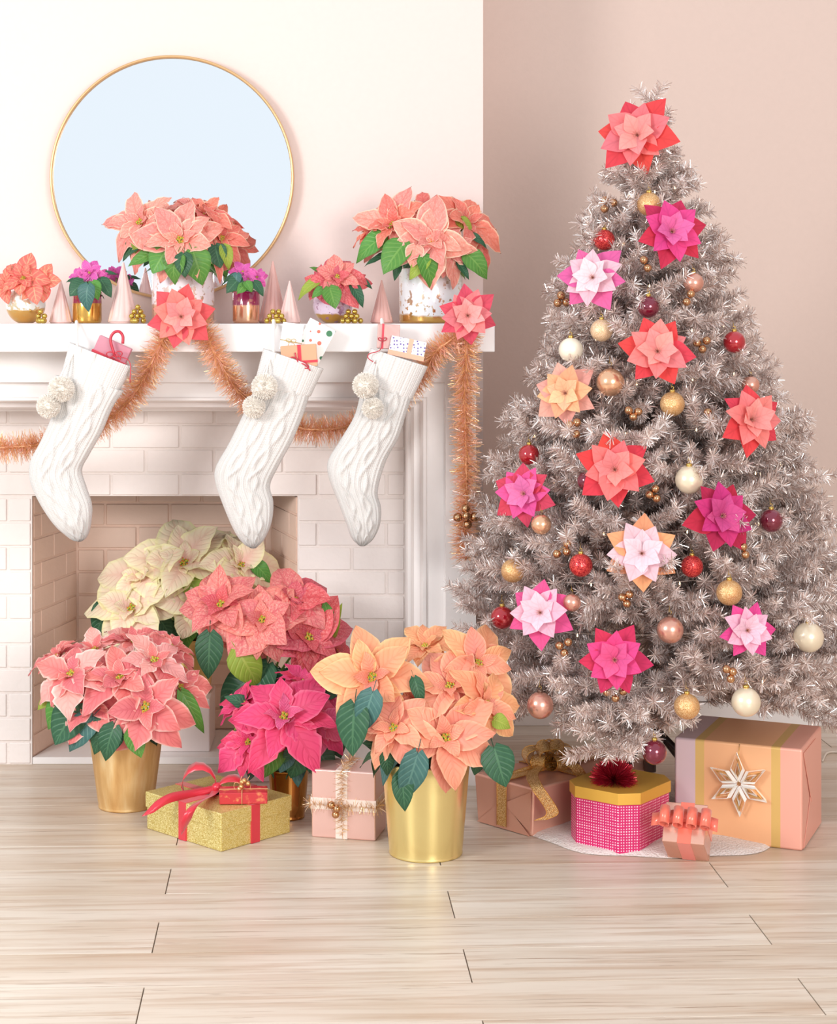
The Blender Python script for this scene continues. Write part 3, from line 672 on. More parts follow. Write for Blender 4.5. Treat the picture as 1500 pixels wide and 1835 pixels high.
leaf_px(P, [((60,512),(66,546),5.09,L_flame,1.1), ((45,500),(46,462),5.14,L_flame,1.)])
def smallplant(px, label, v, heads, mat, vase, rr, hh, leaves):
    c = mpos(px, 5.18); P = plant_px('potted_poinsettia', label, None, c, heads, ZM+hh*.7, .002)
    cyl(P, c, rr, hh, vase); leaf_px(P, leaves); leaf_ring(P, c, .035, .055, ZM+hh+.012, ZM+hh-.005, 7, [G_dark, G_mid], GL_HE, px); return P
smallplant(156, 'tiny magenta poinsettia in a burgundy and etched gold cylinder, between two pink cones', 0, [(160, 490, 5.12, 30, (0, -.8, .6), L_mag, dict(shapes=BL_OV)), (143, 496, 5.12, 22, (-.4, -.8, .3), L_mag, dict(shapes=BL_OV)), (178, 498, 5.12, 22, (.4, -.8, .3), L_mag, dict(shapes=BL_OV))],
    None, V_cyl1, 26*s_, 57*s_, [((150,505),(124,530),5.08,G_dark,1.2),((158,510),(151,556),5.06,G_blue,.9),((165,505),(176,534),5.07,G_mid,1.),((180,500),(200,532),5.1,G_dark,.8),((178,492),(210,488),5.14,G_dark,.4),((140,500),(118,505),5.12,G_dark,.5)])
smallplant(441, 'tiny magenta poinsettia in a burgundy and copper cylinder, right of the large vase', 0, [(435, 488, 5.12, 26, (-.1, -.8, .6), L_mag, dict(shapes=BL_OV)), (460, 497, 5.12, 22, (.4, -.8, .3), L_mag, dict(shapes=BL_OV)), (445, 500, 5.1, 18, (0, -.9, .3), L_mag, dict(shapes=BL_OV))],
    None, V_cyl2, 24*s_, 57*s_, [((430,498),(405,525),5.08,G_dark,.9),((425,492),(396,504),5.12,G_dark,.4),((425,490),(420,515),5.08,G_blue,1.),((455,505),(473,530),5.08,G_dark,.7),((440,505),(452,522),5.07,G_mid,1.),((440,510),(425,526),5.07,G_mid,1.)])
c = mpos(596, 5.2)
P = plant_px('potted_poinsettia', 'red marbled poinsettia in a lilac and gold glass globe', None, c, [
    (605, 498, 5.10, 56, (.0, -.85, .5), [L_red, L_red2, L_red], dict(shapes=BL_OV, wid=1.1)), (575, 508, 5.12, 42, (-.5, -.8, .3), L_red, dict(shapes=BL_OV, wid=1.1)), (632, 506, 5.12, 36, (.5, -.8, .3), L_red, dict(shapes=BL_OV, wid=.8))], ZM+.07, .003)
globe(P, c, 35.5*s_, 62*s_, 20*s_, V_sph)
leaf_px(P, [((590,515),(602,553),5.06,G_mid,1.1),((570,505),(530,527),5.1,G_lime,.6),((580,518),(558,528),5.08,G_mid,1.),((630,510),(653,550),5.08,G_dark,.6),((640,498),(668,515),5.12,G_dark,.5),((580,490),(555,478),5.14,G_mid,.5)])

# fluted ceramic cone trees
def cone(px, apex, wpx, d, col, label):
    k_ = d/F; h = (577-apex)*k_-(ZM-H)+0; r = wpx/2*k_; c = mpos(px, d); h = H-(apex-577)/F*d-ZM
    m = MB(); n = 80; nf = 10
    def fn(u, v):
        an = 2*math.pi*v; z = .03*h+.97*h*u; rr = r*(1-u*.955)*(1+.10*u*(1-u)); fl = 1-.075*(1-abs(math.sin(an*nf/2)))**1.0*min(1, (u)*14)*(1 if u < .97 else 0)
        return (c.x+rr*fl*math.cos(an), c.y+rr*fl*math.sin(an), ZM+z)
    t = thing('ceramic_cone_tree', c, label, 'ceramic tree', 'fluted ceramic cones on the mantel'); 
    m.grid(fn, 30, n, True, flip=True); m.ball((c.x, c.y, ZM+h-.0035), r*.05+.001, 6, 12); m.build('cone', col, t)
    m = MB(); m.lathe([(.0001, 0), (r*.86, 0), (r*.9, .002), (r*.9, .03*h), (r*.99, .032*h), (r*1.0, .045*h), (.001, .046*h)], 48, c); m.build('foot', col, t)
M_cone = plain('pale_pink_ceramic', '#ecc8c1', .22, coat=.5); M_cone2 = plain('dusty_pink_ceramic', '#dfae a5'.replace(' ', ''), .2, coat=.5)
cone(109, 502, 42, 5.16, M_cone, 'short pale pink fluted cone between the round bowl and the burgundy gold cylinder')
cone(221, 470, 56, 5.14, M_cone, 'tall pale pink fluted cone just left of the large white vase')
cone(489, 468, 54, 5.24, M_cone2, 'tall dusty pink fluted cone right of the copper cylinder')
cone(519, 503, 42, 5.14, M_cone, 'short pale pink fluted cone in front of the tall dusty one')
cone(684, 502, 42, 5.18, M_cone2, 'short dusty pink fluted cone beside the large glass vase at right')
# gold bead clusters
M_bead = plain('satin_gold_bead', '#cdae55', .22, .85); M_rose = plain('rose_gold_bell', '#c99a72', .12, .95); M_cap = plain('gold_cap', '#c9a75c', .25, .9)
def beads(px, d, wpx, hpx, n, label, seed):
    rs = random.Random(seed); k_ = d/F; c = mpos(px, d); t = thing('bead_cluster', c, label, 'bead cluster', 'gold bead clusters on the mantel'); r = 5.0*k_
    w = wpx*k_; h = hpx*k_; pts = []
    rows = max(3, round(h/(1.6*r)))
    for j in range(rows):
        nn = max(1, round((w/(1.9*r))*(1-j/rows*.85)))
        for i in range(nn):
            pts.append((c.x+(i-(nn-1)/2)*2.02*r+rs.uniform(-.2, .2)*r, c.y+rs.uniform(-1, 1)*r*.8, ZM+r+j*1.62*r))
    for i in range(2): pts.append((c.x+rs.uniform(-.3, .3)*w, c.y-1.7*r, ZM+r))
    me = None
    for p in pts:
        if me is None: m = MB(); m.ball((0, 0, 0), r, 10, 14); o = m.build('bead', M_bead); me = o
        else: o = me.copy(); COL.objects.link(o)
        o.location = p; adopt(o, t)
    m = MB(); m.tube([(c.x, c.y, ZM+r), (c.x+.3*w, c.y+.004, ZM+.6*h), (c.x-.2*w, c.y, ZM+.7*h)], .0008, 4); m.build('wire', M_cap, t)
beads(74, 5.10, 20, 26, 7, 'small gold bead cluster leaning on the round seafoam bowl', 1)
beads(246, 5.08, 33, 30, 12, 'gold bead cluster between the tall pale cone and the large vase', 2)
beads(494, 5.08, 36, 25, 10, 'gold bead cluster at the foot of the two cones right of the copper cylinder', 3)
beads(630, 5.10, 36, 24, 10, 'gold bead cluster at the foot of the lilac globe vase', 4)

# ------------------------------------------------------------------ paper poinsettias
PAP = {}
def pap(c1, c2=None):
    key = (c1, c2)
    if key not in PAP: PAP[key] = leafmat('paper_'+c1[1:], c1, '#%02x%02x%02x' % tuple(int(int(c1[i:i+2], 16)*.82) for i in (1, 3, 5)), c1, inner=c2, vs=.28, rough=.75, trans=.25, bump=.0006, freq=24., edge_w=.9)
    return PAP[key]
M_pc = plain('paper_flower_centre', '#c98a7a', .7)
def paper_flower(c, n, R, outer, mid, inner, label, seed, group='paper poinsettias on the tree'):
    rs = random.Random(seed); c = Vector(c); n, a, b = frame(n); t = thing('paper_poinsettia', c, label, 'paper flower', group)
    m = MB()
    for i in range(8): m.tube([c+n*.0, c+n*R*.16+(a*math.cos(i*.8)+b*math.sin(i*.8))*R*.07], .0008, 4)
    m.build('stamens', M_pc, t)
    rot = rs.uniform(0, 1)
    for ri, (cnt, lf, el, mt) in enumerate(((6, 1.0, 3, outer), (6, .84, 16, mid), (6, .62, 36, inner))):
        for i in range(cnt):
            ph = rot+2*math.pi*(i+.5*ri)/cnt+rs.uniform(-.12, .12); e = math.radians(el+rs.uniform(-8, 8)); L = R*lf*rs.uniform(.88, 1.04)
            rad = a*math.cos(ph)+b*math.sin(ph); d = rad*math.cos(e)+n*math.sin(e); up = n*math.cos(e)-rad*math.sin(e)+rad.cross(n)*rs.uniform(-.2, .2)
            bs = c+rad*R*.03+n*R*(.03*ri-.03); blade('petal', t, BL_PA[rs.randrange(5)], mt, bs, bs+d*L, up, rs.uniform(.84, 1.)+.05*ri)
    return t

# ------------------------------------------------------------------ tinsel garland
M_tin = None
def tinselmat(name, a, b, rough=.25, metal=.9):
    k = N(name); tc = k.n('ShaderNodeTexCoord'); sp = k.n('ShaderNodeSeparateXYZ'); k.l(tc.outputs['UV'], sp.inputs[0])
    k.l(k.ramp(sp.outputs[0], [(.2, hexc(a)), (.8, hexc(b))]), k.p.inputs['Base Color'])
    k.p.inputs['Metallic'].default_value = metal; k.p.inputs['Roughness'].default_value = rough; return k.m
M_tin = tinselmat('rose_gold_tinsel', '#ffcdbb', '#efbf80', .3, .5); M_core = plain('tinsel_core', '#dba57c', .4, .5)
def tinsel_mesh(path, R, dens, seed, wdt=.0011, mb=None, jit=.35):
    rs = random.Random(seed); mb = mb or MB()
    for i in range(len(path)-1):
        p, q = path[i], path[i+1]; seg = q-p; L = seg.length; t = seg.normalized(); a = t.orthogonal().normalized(); b = t.cross(a)
        for _ in range(int(L*dens)+1):
            o = p+seg*rs.random(); ph = rs.uniform(0, 6.283); d = (a*math.cos(ph)+b*math.sin(ph)+t*rs.uniform(-.5, .5)).normalized(); ln = R*rs.uniform(.6, 1.25)
            s2 = d.cross(t).normalized()*wdt; s2 = Matrix.Rotation(rs.uniform(0, 3), 3, d) @ s2; e = o+d*ln+Vector((0, 0, -ln*.06)); k0 = len(mb.v); c_ = rs.random()
            mb.v += [tuple(o-s2), tuple(o+s2), tuple(e+s2*.7), tuple(e-s2*.7)]
            mb.face((k0, k0+1, k0+2, k0+3), [(c_, 0), (c_, 1), (c_, 1), (c_, 0)])
    return mb
DG = 5.0
gpts = [(-60, 812, 5.10), (0, 803, 5.10), (60, 798, 5.10), (110, 785, 5.10), (175, 762, 5.10), (222, 728, 5.09), (262, 672, 5.06), (285, 622, 5.01), (305, 590, 4.995), (335, 574, 4.99), (365, 590, 4.995), (385, 635, 5.0), (415, 685, 5.07), (455, 728, 5.10), (520, 762, 5.10), (580, 770, 5.10), (640, 758, 5.10), (700, 722, 5.10), (755, 672, 5.07), (780, 632, 5.0), (812, 606, 4.995), (838, 592, 4.99)]
gp = spline([W(*p) for p in gpts], 5)
gar = thing('tinsel_garland', W(325, 640, 5.0), 'rose gold tinsel garland swagged in loops below the mantel shelf', 'garland')
m = MB(); m.tube(gp, .006, 6); m.build('core', M_core, gar)
tinsel_mesh(gp, .043, 6200, 4, .0008).build('tinsel', M_tin, gar, smooth=False)['kind'] = 'stuff'
dp = spline([W(838, 592, 4.99), W(836, 625, 4.99), W(833, 700, 5.06), W(835, 800, 5.10), W(836, 900, 5.10), W(833, 960, 5.11), W(836, 1002, 5.11)], 5)
gar2 = thing('tinsel_garland', W(836, 1002, 5.11), 'rose gold tinsel strand hanging straight down the right leg of the mantel', 'garland')
m = MB(); m.tube(dp, .006, 6); m.build('core', M_core, gar2)
tinsel_mesh(dp, .042, 6200, 5, .0008).build('tinsel', M_tin, gar2, smooth=False)['kind'] = 'stuff'
paper_flower(W(325, 568, 4.95), (0, -1, .12), 62/F*4.95, pap('#ee5f62'), pap('#f88a84'), pap('#fba9a4'), 'coral paper poinsettia on the garland in front of the large vase', 3, 'paper poinsettias on the garland')
paper_flower(W(838, 566, 4.95), (.05, -1, .1), 58/F*4.95, pap('#e8586a'), pap('#f98f92'), pap('#fdb4b2'), 'coral paper poinsettia at the right end of the mantel', 5, 'paper poinsettias on the garland')
def bell_cluster(c, r, offs, label, group, mat=None):
    t = thing('bell_cluster', c, label, 'bell ornament', group); me = None; mat = mat or M_rose; c = Vector(c)
    for q in offs:
        p = c+Vector((q[0], q[2] if len(q) > 2 else 0, q[1]))*r
        if me is None: m = MB(); m.ball((0, 0, 0), r, 10, 16); m.lathe([(r*1.005, -.04*r), (r*1.03, 0), (r*1.005, .04*r)], 16); o = m.build('bell', mat); me = o
        else: o = me.copy(); COL.objects.link(o)
        o.location = p; adopt(o, t)
    m = MB()
    for q in offs: m.tube([c+Vector((0, .6*r, 0)), c+Vector((q[0], (q[2] if len(q) > 2 else 0)+.5, q[1]))*r], .0007, 4)
    m.build('wire', M_cap, t); return t
bell_cluster(W(836, 928, 5.05), .0135, [(-.2, 2.0), (-1.9, .1), (-.1, .5, -.8), (1.7, .2), (.2, -1.4)], 'cluster of five rose gold bells near the bottom of the hanging tinsel strand', 'bell clusters')

# ------------------------------------------------------------------ knitted stockings
k = N('white_knit_wool'); tc = k.n('ShaderNodeTexCoord'); sp = k.n('ShaderNodeSeparateXYZ'); k.l(tc.outputs['UV'], sp.inputs[0])
k.p.inputs['Base Color'].default_value = hexc('#e3e0dd'); k.p.inputs['Roughness'].default_value = .9; k.p.inputs['Sheen Weight'].default_value = .25; k.p.inputs['Specular IOR Level'].default_value = .1
uu = k.math('MULTIPLY', sp.outputs[0], 420.); vv_ = k.math('MULTIPLY', sp.outputs[1], 250.)
kn = k.math('MULTIPLY', k.math('ABSOLUTE', k.math('SINE', k.math('ADD', uu, k.math('MULTIPLY', k.math('ABSOLUTE', k.math('SINE', vv_)), 1.5)))), k.math('ABSOLUTE', k.math('SINE', vv_)))
k.bump(kn, .0016, .8); M_knit = k.m
k = N('ribbed_cuff_wool'); tc = k.n('ShaderNodeTexCoord'); sp = k.n('ShaderNodeSeparateXYZ'); k.l(tc.outputs['UV'], sp.inputs[0])
k.p.inputs['Base Color'].default_value = hexc('#e0dcd9'); k.p.inputs['Roughness'].default_value = .9; k.p.inputs['Specular IOR Level'].default_value = .1
kn = k.math('MULTIPLY', k.math('ABSOLUTE', k.math('SINE', k.math('MULTIPLY', sp.outputs[1], 200.))), k.math('ADD', .6, k.math('MULTIPLY', k.math('SINE', k.math('MULTIPLY', sp.outputs[0], 160.)), .4)))
k.bump(kn, .0016, .7); M_cuff = k.m
M_pom = plain('cream_pompom_yarn', '#f8f2ea', .9, spec=.1); M_cord = plain('white_yarn_cord', '#f6f1ea', .85, spec=.1)
def pompom(t, c, r, seed):
    rs = random.Random(seed); m = MB(); c = Vector(c); m.ball(c, r*.84, 10, 14)
    for i in range(3200):
        z = rs.uniform(-1, 1); a = rs.uniform(0, 6.283); q = math.sqrt(1-z*z); d = Vector((q*math.cos(a), q*math.sin(a), z)); s2 = d.orthogonal().normalized(); s2 = Matrix.Rotation(rs.uniform(0, 6), 3, d) @ s2*.0008
        e = c+d*r*rs.uniform(.93, 1.06)+Vector((rs.uniform(-1, 1), rs.uniform(-1, 1), rs.uniform(-1, 1)))*r*.04; b0 = c+d*r*.6; k0 = len(m.v); m.v += [tuple(b0-s2), tuple(b0+s2), tuple(e+s2), tuple(e-s2)]; m.face((k0, k0+1, k0+2, k0+3))
    m.build('pompom', M_pom, t)
def sock(left, right, cuffn, loop, poms, d, label, dz=.030):
    """left/right: outline from the cuff's lower edge down to the toe; cuffn: 4 corners TL TR BL BR of the cuff"""
    Lp = spline([W(x, y, d) for x, y in left], 6); Rp = spline([W(x, y, d) for x, y in right], 6); n = min(len(Lp), len(Rp))
    t = thing('christmas_stocking', W(loop[0][0], loop[0][1], d), label, 'stocking', 'cable knit stockings hanging from the mantel')
    def at(P_, u): x = u*(len(P_)-1); i = min(int(x), len(P_)-2); return P_[i].lerp(P_[i+1], x-i)
    m = MB()
    def body(u, v):
        a, b = at(Lp, u), at(Rp, u); c_ = (a+b)/2; hw = (b-a)/2; an = 2*math.pi*v
        x = -math.cos(an); y = -math.sin(an); wl_ = hw.length; dd = dz*(min(1, wl_/.05))**.7
        # cables: braided ropes and diamonds on the front
        s_ = x; disp = 0; U = u*20
        if y < 0:
            for cx0, amp, k1 in ((-.36, .17, .9), (.36, .17, .9)):
                for ph in (0, math.pi):
                    cc = cx0+amp*math.sin(U*1.15+ph); disp = max(disp, .0095*math.exp(-((s_-cc)/.062)**2)*(.75+.25*math.cos(U*1.15*2+ph)))
            for s0 in (-.02, .045, -.72, .72, -.85, .85): disp = max(disp, .0045*math.exp(-((s_-s0)/.03)**2))
        nrm = Vector((hw.x*0, -1, 0)); p = c_+hw*x; p.y = d+dd*y*abs(y)**-.15 if abs(y) > 1e-6 else d
        p.y -= disp*abs(y)**.5; return p
    m.grid(body, 110, 120, True)
    m.build('body', M_knit, t)
    TL, TR, BL_, BR = [W(x, y, d) for x, y in cuffn]; m = MB()
    def cuff(u, v):
        # runs down outside, and a little back inside at the top
        uu_ = max(0, (u-.12)/.88); a, b = TL.lerp(BL_, uu_), TR.lerp(BR, uu_); c_ = (a+b)/2; hw = (b-a)/2; an = 2*math.pi*v; x = -math.cos(an); y = -math.sin(an)
        sc_ = 1-(.07 if u < .04 else 0); rib = 1-.10*math.exp(-(math.sin(an*6+.3)/.14)**2)-.03*math.exp(-(math.sin(an*18)/.3)**2); k_ = 1-.05*(u > .97)
        p = c_+hw*x*sc_*k_; p.y = d+(dz+.004)*sc_*rib*y*k_
        if u < .04: p += (BL_-TL)*.28
        return p
    m.grid(cuff, 26, 150, True); m.build('cuff', M_cuff, t)
    m = MB(); x, y = loop[0]; x2, y2 = loop[1]; m.tube(spline([W(x+4, y+14, 5.035), W(x, y-2, 5.02), W(x, y+14, 4.998), W(x2, y2, d+.004), W(x2+2, y2+20, d)], 5), .0042, 8); m.build('hanging_loop', M_cord, t)
    for i, (px, py, rp) in enumerate(poms):
        pc = W(px, py, d-.055); pompom(t, pc, rp/F*d, i+px)
        m = MB(); m.tube(spline([W(x2-2, y2+8, d-.01), W((x2+px)/2-3, (y2+py)/2, d-.045), pc], 4), .0022, 6); m.build('cord', M_cord, t)
    return t
DSK = 4.965
sock([(100,672),(96,735),(74,788),(54,828),(54,862),(70,900),(95,938),(116,958),(130,968),(140,970)], [(222,700),(202,730),(184,772),(160,815),(147,842),(155,872),(165,905),(163,940),(156,962),(147,970)],
     [(125,613),(237,657),(107,682),(203,722)], [(137,578),(138,616)], [(110,697,23),(87,728,21)], DSK, 'white cable knit stocking, leftmost, with a red cord and pink gauze gift in its cuff')
sock([(460,688),(438,738),(410,795),(387,836),(386,865),(400,906),(418,948),(434,972),(449,982)], [(556,704),(544,742),(524,790),(498,838),(484,870),(490,900),(487,935),(474,966),(459,982)],
     [(472,624),(580,661),(455,690),(556,712)], [(490,576),(490,626)], [(474,693,23),(455,729,20)], DSK, 'white cable knit stocking in the middle, stuffed with three small wrapped gifts')
sock([(650,682),(637,740),(612,785),(588,825),(589,855),(604,895),(620,937),(630,964),(644,978)], [(738,712),(727,745),(714,785),(692,826),(677,880),(683,910),(681,940),(669,966),(655,978)],
     [(664,624),(767,657),(646,680),(738,718)], [(684,574),(680,628)], [(655,691,23),(668,731,19)], DSK, 'white cable knit stocking, rightmost, with two small wrapped gifts in its cuff')
# ------------------------------------------------------------------ tinsel christmas tree
random.seed(11)
TC = 4.95; TX = (1165-X0)/F*TC
ty = [190, 260, 300, 340, 430, 480, 520, 600, 650, 700, 770, 850, 900, 950, 1000, 1050, 1100, 1150, 1220, 1290, 1320]
tl = [8, 30, 50, 78, 100, 135, 150, 170, 175, 182, 228, 238, 258, 262, 280, 290, 298, 322, 310, 235, 150]
tr = [8, 30, 45, 72, 92, 125, 145, 160, 185, 190, 243, 255, 268, 280, 275, 310, 322, 340, 345, 300, 180]
def trad(py, cx):
    """radius in metres for a picture row; cx in [-1, 1] blends the left and right outline"""
    l, r = interp(ty, tl, py), interp(ty, tr, py); return lerp(l, r, (cx+1)/2)/F*TC
def zrow(z): return YH+(H-z)/TC*F
def tree_pt(px, py, k=1.0):
    d = TC-.1
    for _ in range(6):
        X = (px-X0)/F*d; z = H-(py-YH)/F*d; yy = zrow(z); dx = X-TX; R = trad(yy, max(-1, min(1, dx/.25)))*k
        d = TC-math.sqrt(max(.0004, R*R-dx*dx))
    p = W(px, py, d); n = Vector((p.x-TX, p.y-TC, 0)); n = n.normalized() if n.length > .02 else Vector((0, -1, 0))
    return p, n
k = N('silver_pink_tinsel_needles'); tc = k.n('ShaderNodeTexCoord'); sp = k.n('ShaderNodeSeparateXYZ'); k.l(tc.outputs['UV'], sp.inputs[0])
k.l(k.ramp(sp.outputs[0], [(.0, hexc('#b09488')), (.3, hexc('#e4cec4')), (.55, hexc('#faf0ec')), (1., hexc('#fffaf8'))]), k.p.inputs['Base Color'])
k.p.inputs['Metallic'].default_value = .55; k.p.inputs['Roughness'].default_value = .24; M_needle = k.m
M_wire = plain('brown_branch_wire', '#c4aea2', .5, .4)
M_trunk = plain('grey_metal_pole', '#8d7f79', .4, .5)
def branch_mesh(L, seed, droop, dens=2500):
    rs = random.Random(seed); mb = MB(); nl = .026
    def needles(path, dn):
        for i in range(len(path)-1):
            p, q = path[i], path[i+1]; seg = q-p; ln = seg.length; t = seg.normalized(); a = t.orthogonal().normalized(); b = t.cross(a)
            for _ in range(max(1, int(ln*dn))):
                o = p+seg*rs.random(); ph = rs.uniform(0, 6.283); d = (a*math.cos(ph)+b*math.sin(ph)+t*rs.uniform(.25, 1.0)).normalized(); l2 = nl*rs.uniform(.65, 1.1)
                s2 = d.orthogonal().normalized(); s2 = Matrix.Rotation(rs.uniform(0, 6.283), 3, d) @ s2*.0008; e = o+d*l2; k0 = len(mb.v); c_ = rs.random()
                mb.v += [tuple(o-s2), tuple(o+s2), tuple(e+s2*.8), tuple(e-s2*.8)]; mb.face((k0, k0+1, k0+2, k0+3), [(c_, 0), (c_, 1), (c_, 1), (c_, 0)], 0)
        mb.tube([path[0], path[len(path)//2], path[-1]], [.0018, .0015, .0008], 3, m=1, caps=False)
    P = [Vector((L*t, L*.05*math.sin(t*3+seed), L*(droop*t*t+.04*math.sin(t*5+seed)))) for t in [i/6 for i in range(7)]]
    st = 2 if L > .2 else 0
    needles(P[st:], dens)
    if st: mb.tube(P[:st+1], .002, 3, m=1, caps=False)
    nt = max(2, int(L/.062)); 
    for i in range(nt):
        t = lerp(.3, .93, i/max(1, nt-1)); x = t*6; j = min(int(x), 5); o = P[j].lerp(P[j+1], x-j); ax = (P[j+1]-P[j]).normalized()
        for sg in (-1, 1):
            an = rs.uniform(.55, .95)*sg; v = Vector((math.cos(an), math.sin(an), rs.uniform(-.35, .45))).normalized(); ll = min(.17, (.30*L+.045)*(1.15-t*.7))*rs.uniform(.75, 1.2)
            tw = [o+v*ll*q+Vector((ll*.18*q*q, 0, ll*.12*q*q)) for q in (0, .33, .66, 1)]; needles(tw, dens)
    return mb.mesh('branch', smooth=False)
BM = {}
LENS = [.08, .14, .20, .28, .36, .44, .52]
for L in LENS:
    for s0 in range(3):
        for dr in (0, 1):
            me = branch_mesh(L, s0*7+int(L*100), (.10 if dr == 0 else -.22)); me.materials.append(M_needle); me.materials.append(M_wire); BM[(L, s0, dr)] = me
tree = thing('christmas_tree', (TX, TC, 0), 'silver pink tinsel christmas tree with frosted needles', 'tree')
m = MB(); m.tube([(TX, TC, .10), (TX, TC, 1.2), (TX, TC, 1.86)], [.017, .014, .006], 12); m.build('trunk', M_trunk, tree)
for i in range(4):
    an = math.radians(45+90*i+8); e = Vector((TX+.27*math.cos(an), TC+.27*math.sin(an), .030)); m = MB()
    m.tube([(TX, TC, .24), (TX+.15*math.cos(an), TC+.15*math.sin(an), .12), e, e-Vector((0, 0, .012))], .008, 8); m.build('stand_leg', plain('dark_metal_leg', '#4c4542', .4, .6) if i == 0 else bpy.data.materials['dark_metal_leg'], tree)
nb = 0; z = .405
def add_branch(z, az, R, elev, dr):
    global nb
    tx_, ty_ = TX+R*math.cos(az), TC+R*math.sin(az)
    if ty_ > 5.10 and tx_ < .42: R *= .72
    L = min(LENS, key=lambda q: abs(q-R)); o = bpy.data.objects.new('branch', BM[(L, random.randrange(3), dr)]); COL.objects.link(o)
    s0 = R/L; o.matrix_basis = Matrix.Translation((TX, TC, z)) @ Matrix.Rotation(az, 4, 'Z') @ Matrix.Rotation(-elev, 4, 'Y') @ Matrix.Rotation(rnd(-.4, .4), 4, 'X') @ Matrix.Scale(s0, 4)
    adopt(o, tree); nb += 1
lev = 0
while z < 1.88:
    yy = zrow(z); Rm = (trad(yy, 0)); n = max(4, int(5.5+Rm*17)); off = lev*.9
    for i in range(n):
        az = off+2*math.pi*i/n+rnd(-.14, .14); cx = math.cos(az); low = z < .50
        elev = rnd(.0, .28) if not low else rnd(-.20, .06)
        if z > 1.55: elev = rnd(.1, .6)
        zt = z+math.sin(elev)*Rm*.9; R = trad(zrow(zt), cx)*rnd(.86, 1.10)/math.cos(elev)
        if math.sin(az) > .55 and random.random() < .4: continue      # thinner at the back, towards the wall
        front = -math.sin(az) > .2 and math.cos(az) > -.15
        if low and front: elev = max(elev, .0)
        add_branch(z, az, R, elev, 1 if low and not front and random.random() < .6 else 0)
    z += .060 if z < 1.4 else .055; lev += 1
for i in range(5): add_branch(1.86, i*1.26, .07, 1.1, 0)
# the leader at the very top
add_branch(1.83, 1.0, .15, 1.5, 0)
# low front tips that hang over the gifts
for (px, py) in ((1100, 1322), (1055, 1278), (1185, 1300), (1440, 1250), (1468, 1245), (1010, 1250), (885, 1180), (855, 1130)):
    p, n_ = tree_pt(px, min(py, 1240), .98); tip = W(px, py, p.y); v = tip-Vector((TX, TC, .46)); add_branch(.46, math.atan2(v.y, v.x), v.length, math.asin(v.z/v.length), 0)
# extra sprays that stand proud of the silhouette
for (px, py) in ((935, 765), (905, 850), (893, 990), (862, 1050), (845, 1130), (1425, 790), (1430, 850), (1470, 945), (1440, 1000), (1490, 1060), (1500, 1120), (1000, 545), (1300, 480), (1330, 590), (990, 660), (1240, 340), (1090, 390), (1500, 1230), (1065, 420), (1280, 440), (1345, 650)):
    p = W(px, py, TC-.03); z0 = p.z-.04; v = p-Vector((TX, TC, z0)); add_branch(z0, math.atan2(v.y, v.x), v.length, math.asin(v.z/v.length), 0)

# fairy lights: fine wire and warm bulbs scattered in the needles
k = N('warm_bulb'); k.p.inputs['Emission Color'].default_value = (1, .72, .42, 1); k.p.inputs['Emission Strength'].default_value = 4.; k.p.inputs['Base Color'].default_value = (1, .8, .6, 1); M_bulb = k.m
lt = thing('fairy_lights', (TX, TC, .3), 'string of tiny warm white fairy lights wound through the tinsel tree', 'lights')
pts = []
for i in range(600):
    t = i/599; z = lerp(.33, 1.75, t); az = t*2*math.pi*11; R = trad(zrow(z), math.cos(az))*.84; pts.append(Vector((TX+R*math.cos(az), TC+R*math.sin(az), z)))
m = MB(); m.tube(pts, .0008, 3); m.build('wire', plain('clear_wire', '#d9c9bd', .4), lt)
bl = None
for i, p in enumerate(pts):
    if p.y < TC and i % 5 == 0:
        if bl is None: m = MB(); m.lathe([(.0001, -.004), (.0017, -.003), (.0018, 0), (.0012, .003), (.0001, .005)], 8); bl = o = m.build('bulb', M_bulb)
        else: o = bl.copy(); COL.objects.link(o)
        q = Vector((p.x-TX, p.y-TC, 0))*.08; o.location = p+q; adopt(o, lt)

# ------------------------------------------------------------------ ornaments
M_g_gold = glitter('glitter_gold', '#c98f52', '#f3cf9c', 900, .4, .5, .55); M_g_pale = glitter('glitter_champagne', '#dcb184', '#f9e3c2', 900, .4, .4, .5)
M_g_red = glitter('glitter_red', '#a81f2c', '#ef5a52', 500, .15, .5, .35)
M_b_red = plain('glossy_red_glass', '#b3202c', .07, .35, coat=1.); M_b_bur = plain('glossy_burgundy_glass', '#7a1a34', .07, .4, coat=1.)
M_b_rose = foil('matte_rose_metal', '#e2a996', .26, .75, .0003, 20); M_b_rgold = foil('speckled_rose_gold', '#eebd98', .2, .75, .0006, 60); M_b_pearl = foil('pearl_champagne', '#eee0c6', .24, .35, .0002, 20); M_b_cream = foil('pearl_cream', '#f6eeda', .26, .2, .0002, 20)
M_cap2 = plain('dark_ornament_cap', '#6b5348', .35, .7)
def ball(c, r, mat, label, cap=None, group='ball ornaments on the tree'):
    c = Vector(c); t = thing('ball_ornament', c, label, 'ornament'); t['group'] = group
    m = MB(); m.ball(c, r, 20, 32); m.build('ball', mat, t)
    m = MB(); rr = r*.22; m.lathe([(rr, r*.93), (rr, r*1.0), (rr*1.05, r*1.02), (rr, r*1.17), (rr*.6, r*1.2), (.0002, r*1.2)], 14, c); m.build('cap', cap or M_cap, t)
    m = MB(); m.tube([c+Vector((r*.10*math.sin(a), 0, r*1.2+r*.12-r*.12*math.cos(a))) for a in [i*.7 for i in range(8)]]+[c+Vector((0, .01, r*1.6)), c+Vector((0, .02, r*1.9))], .0007, 5); m.build('hook', M_cap, t)
    return t
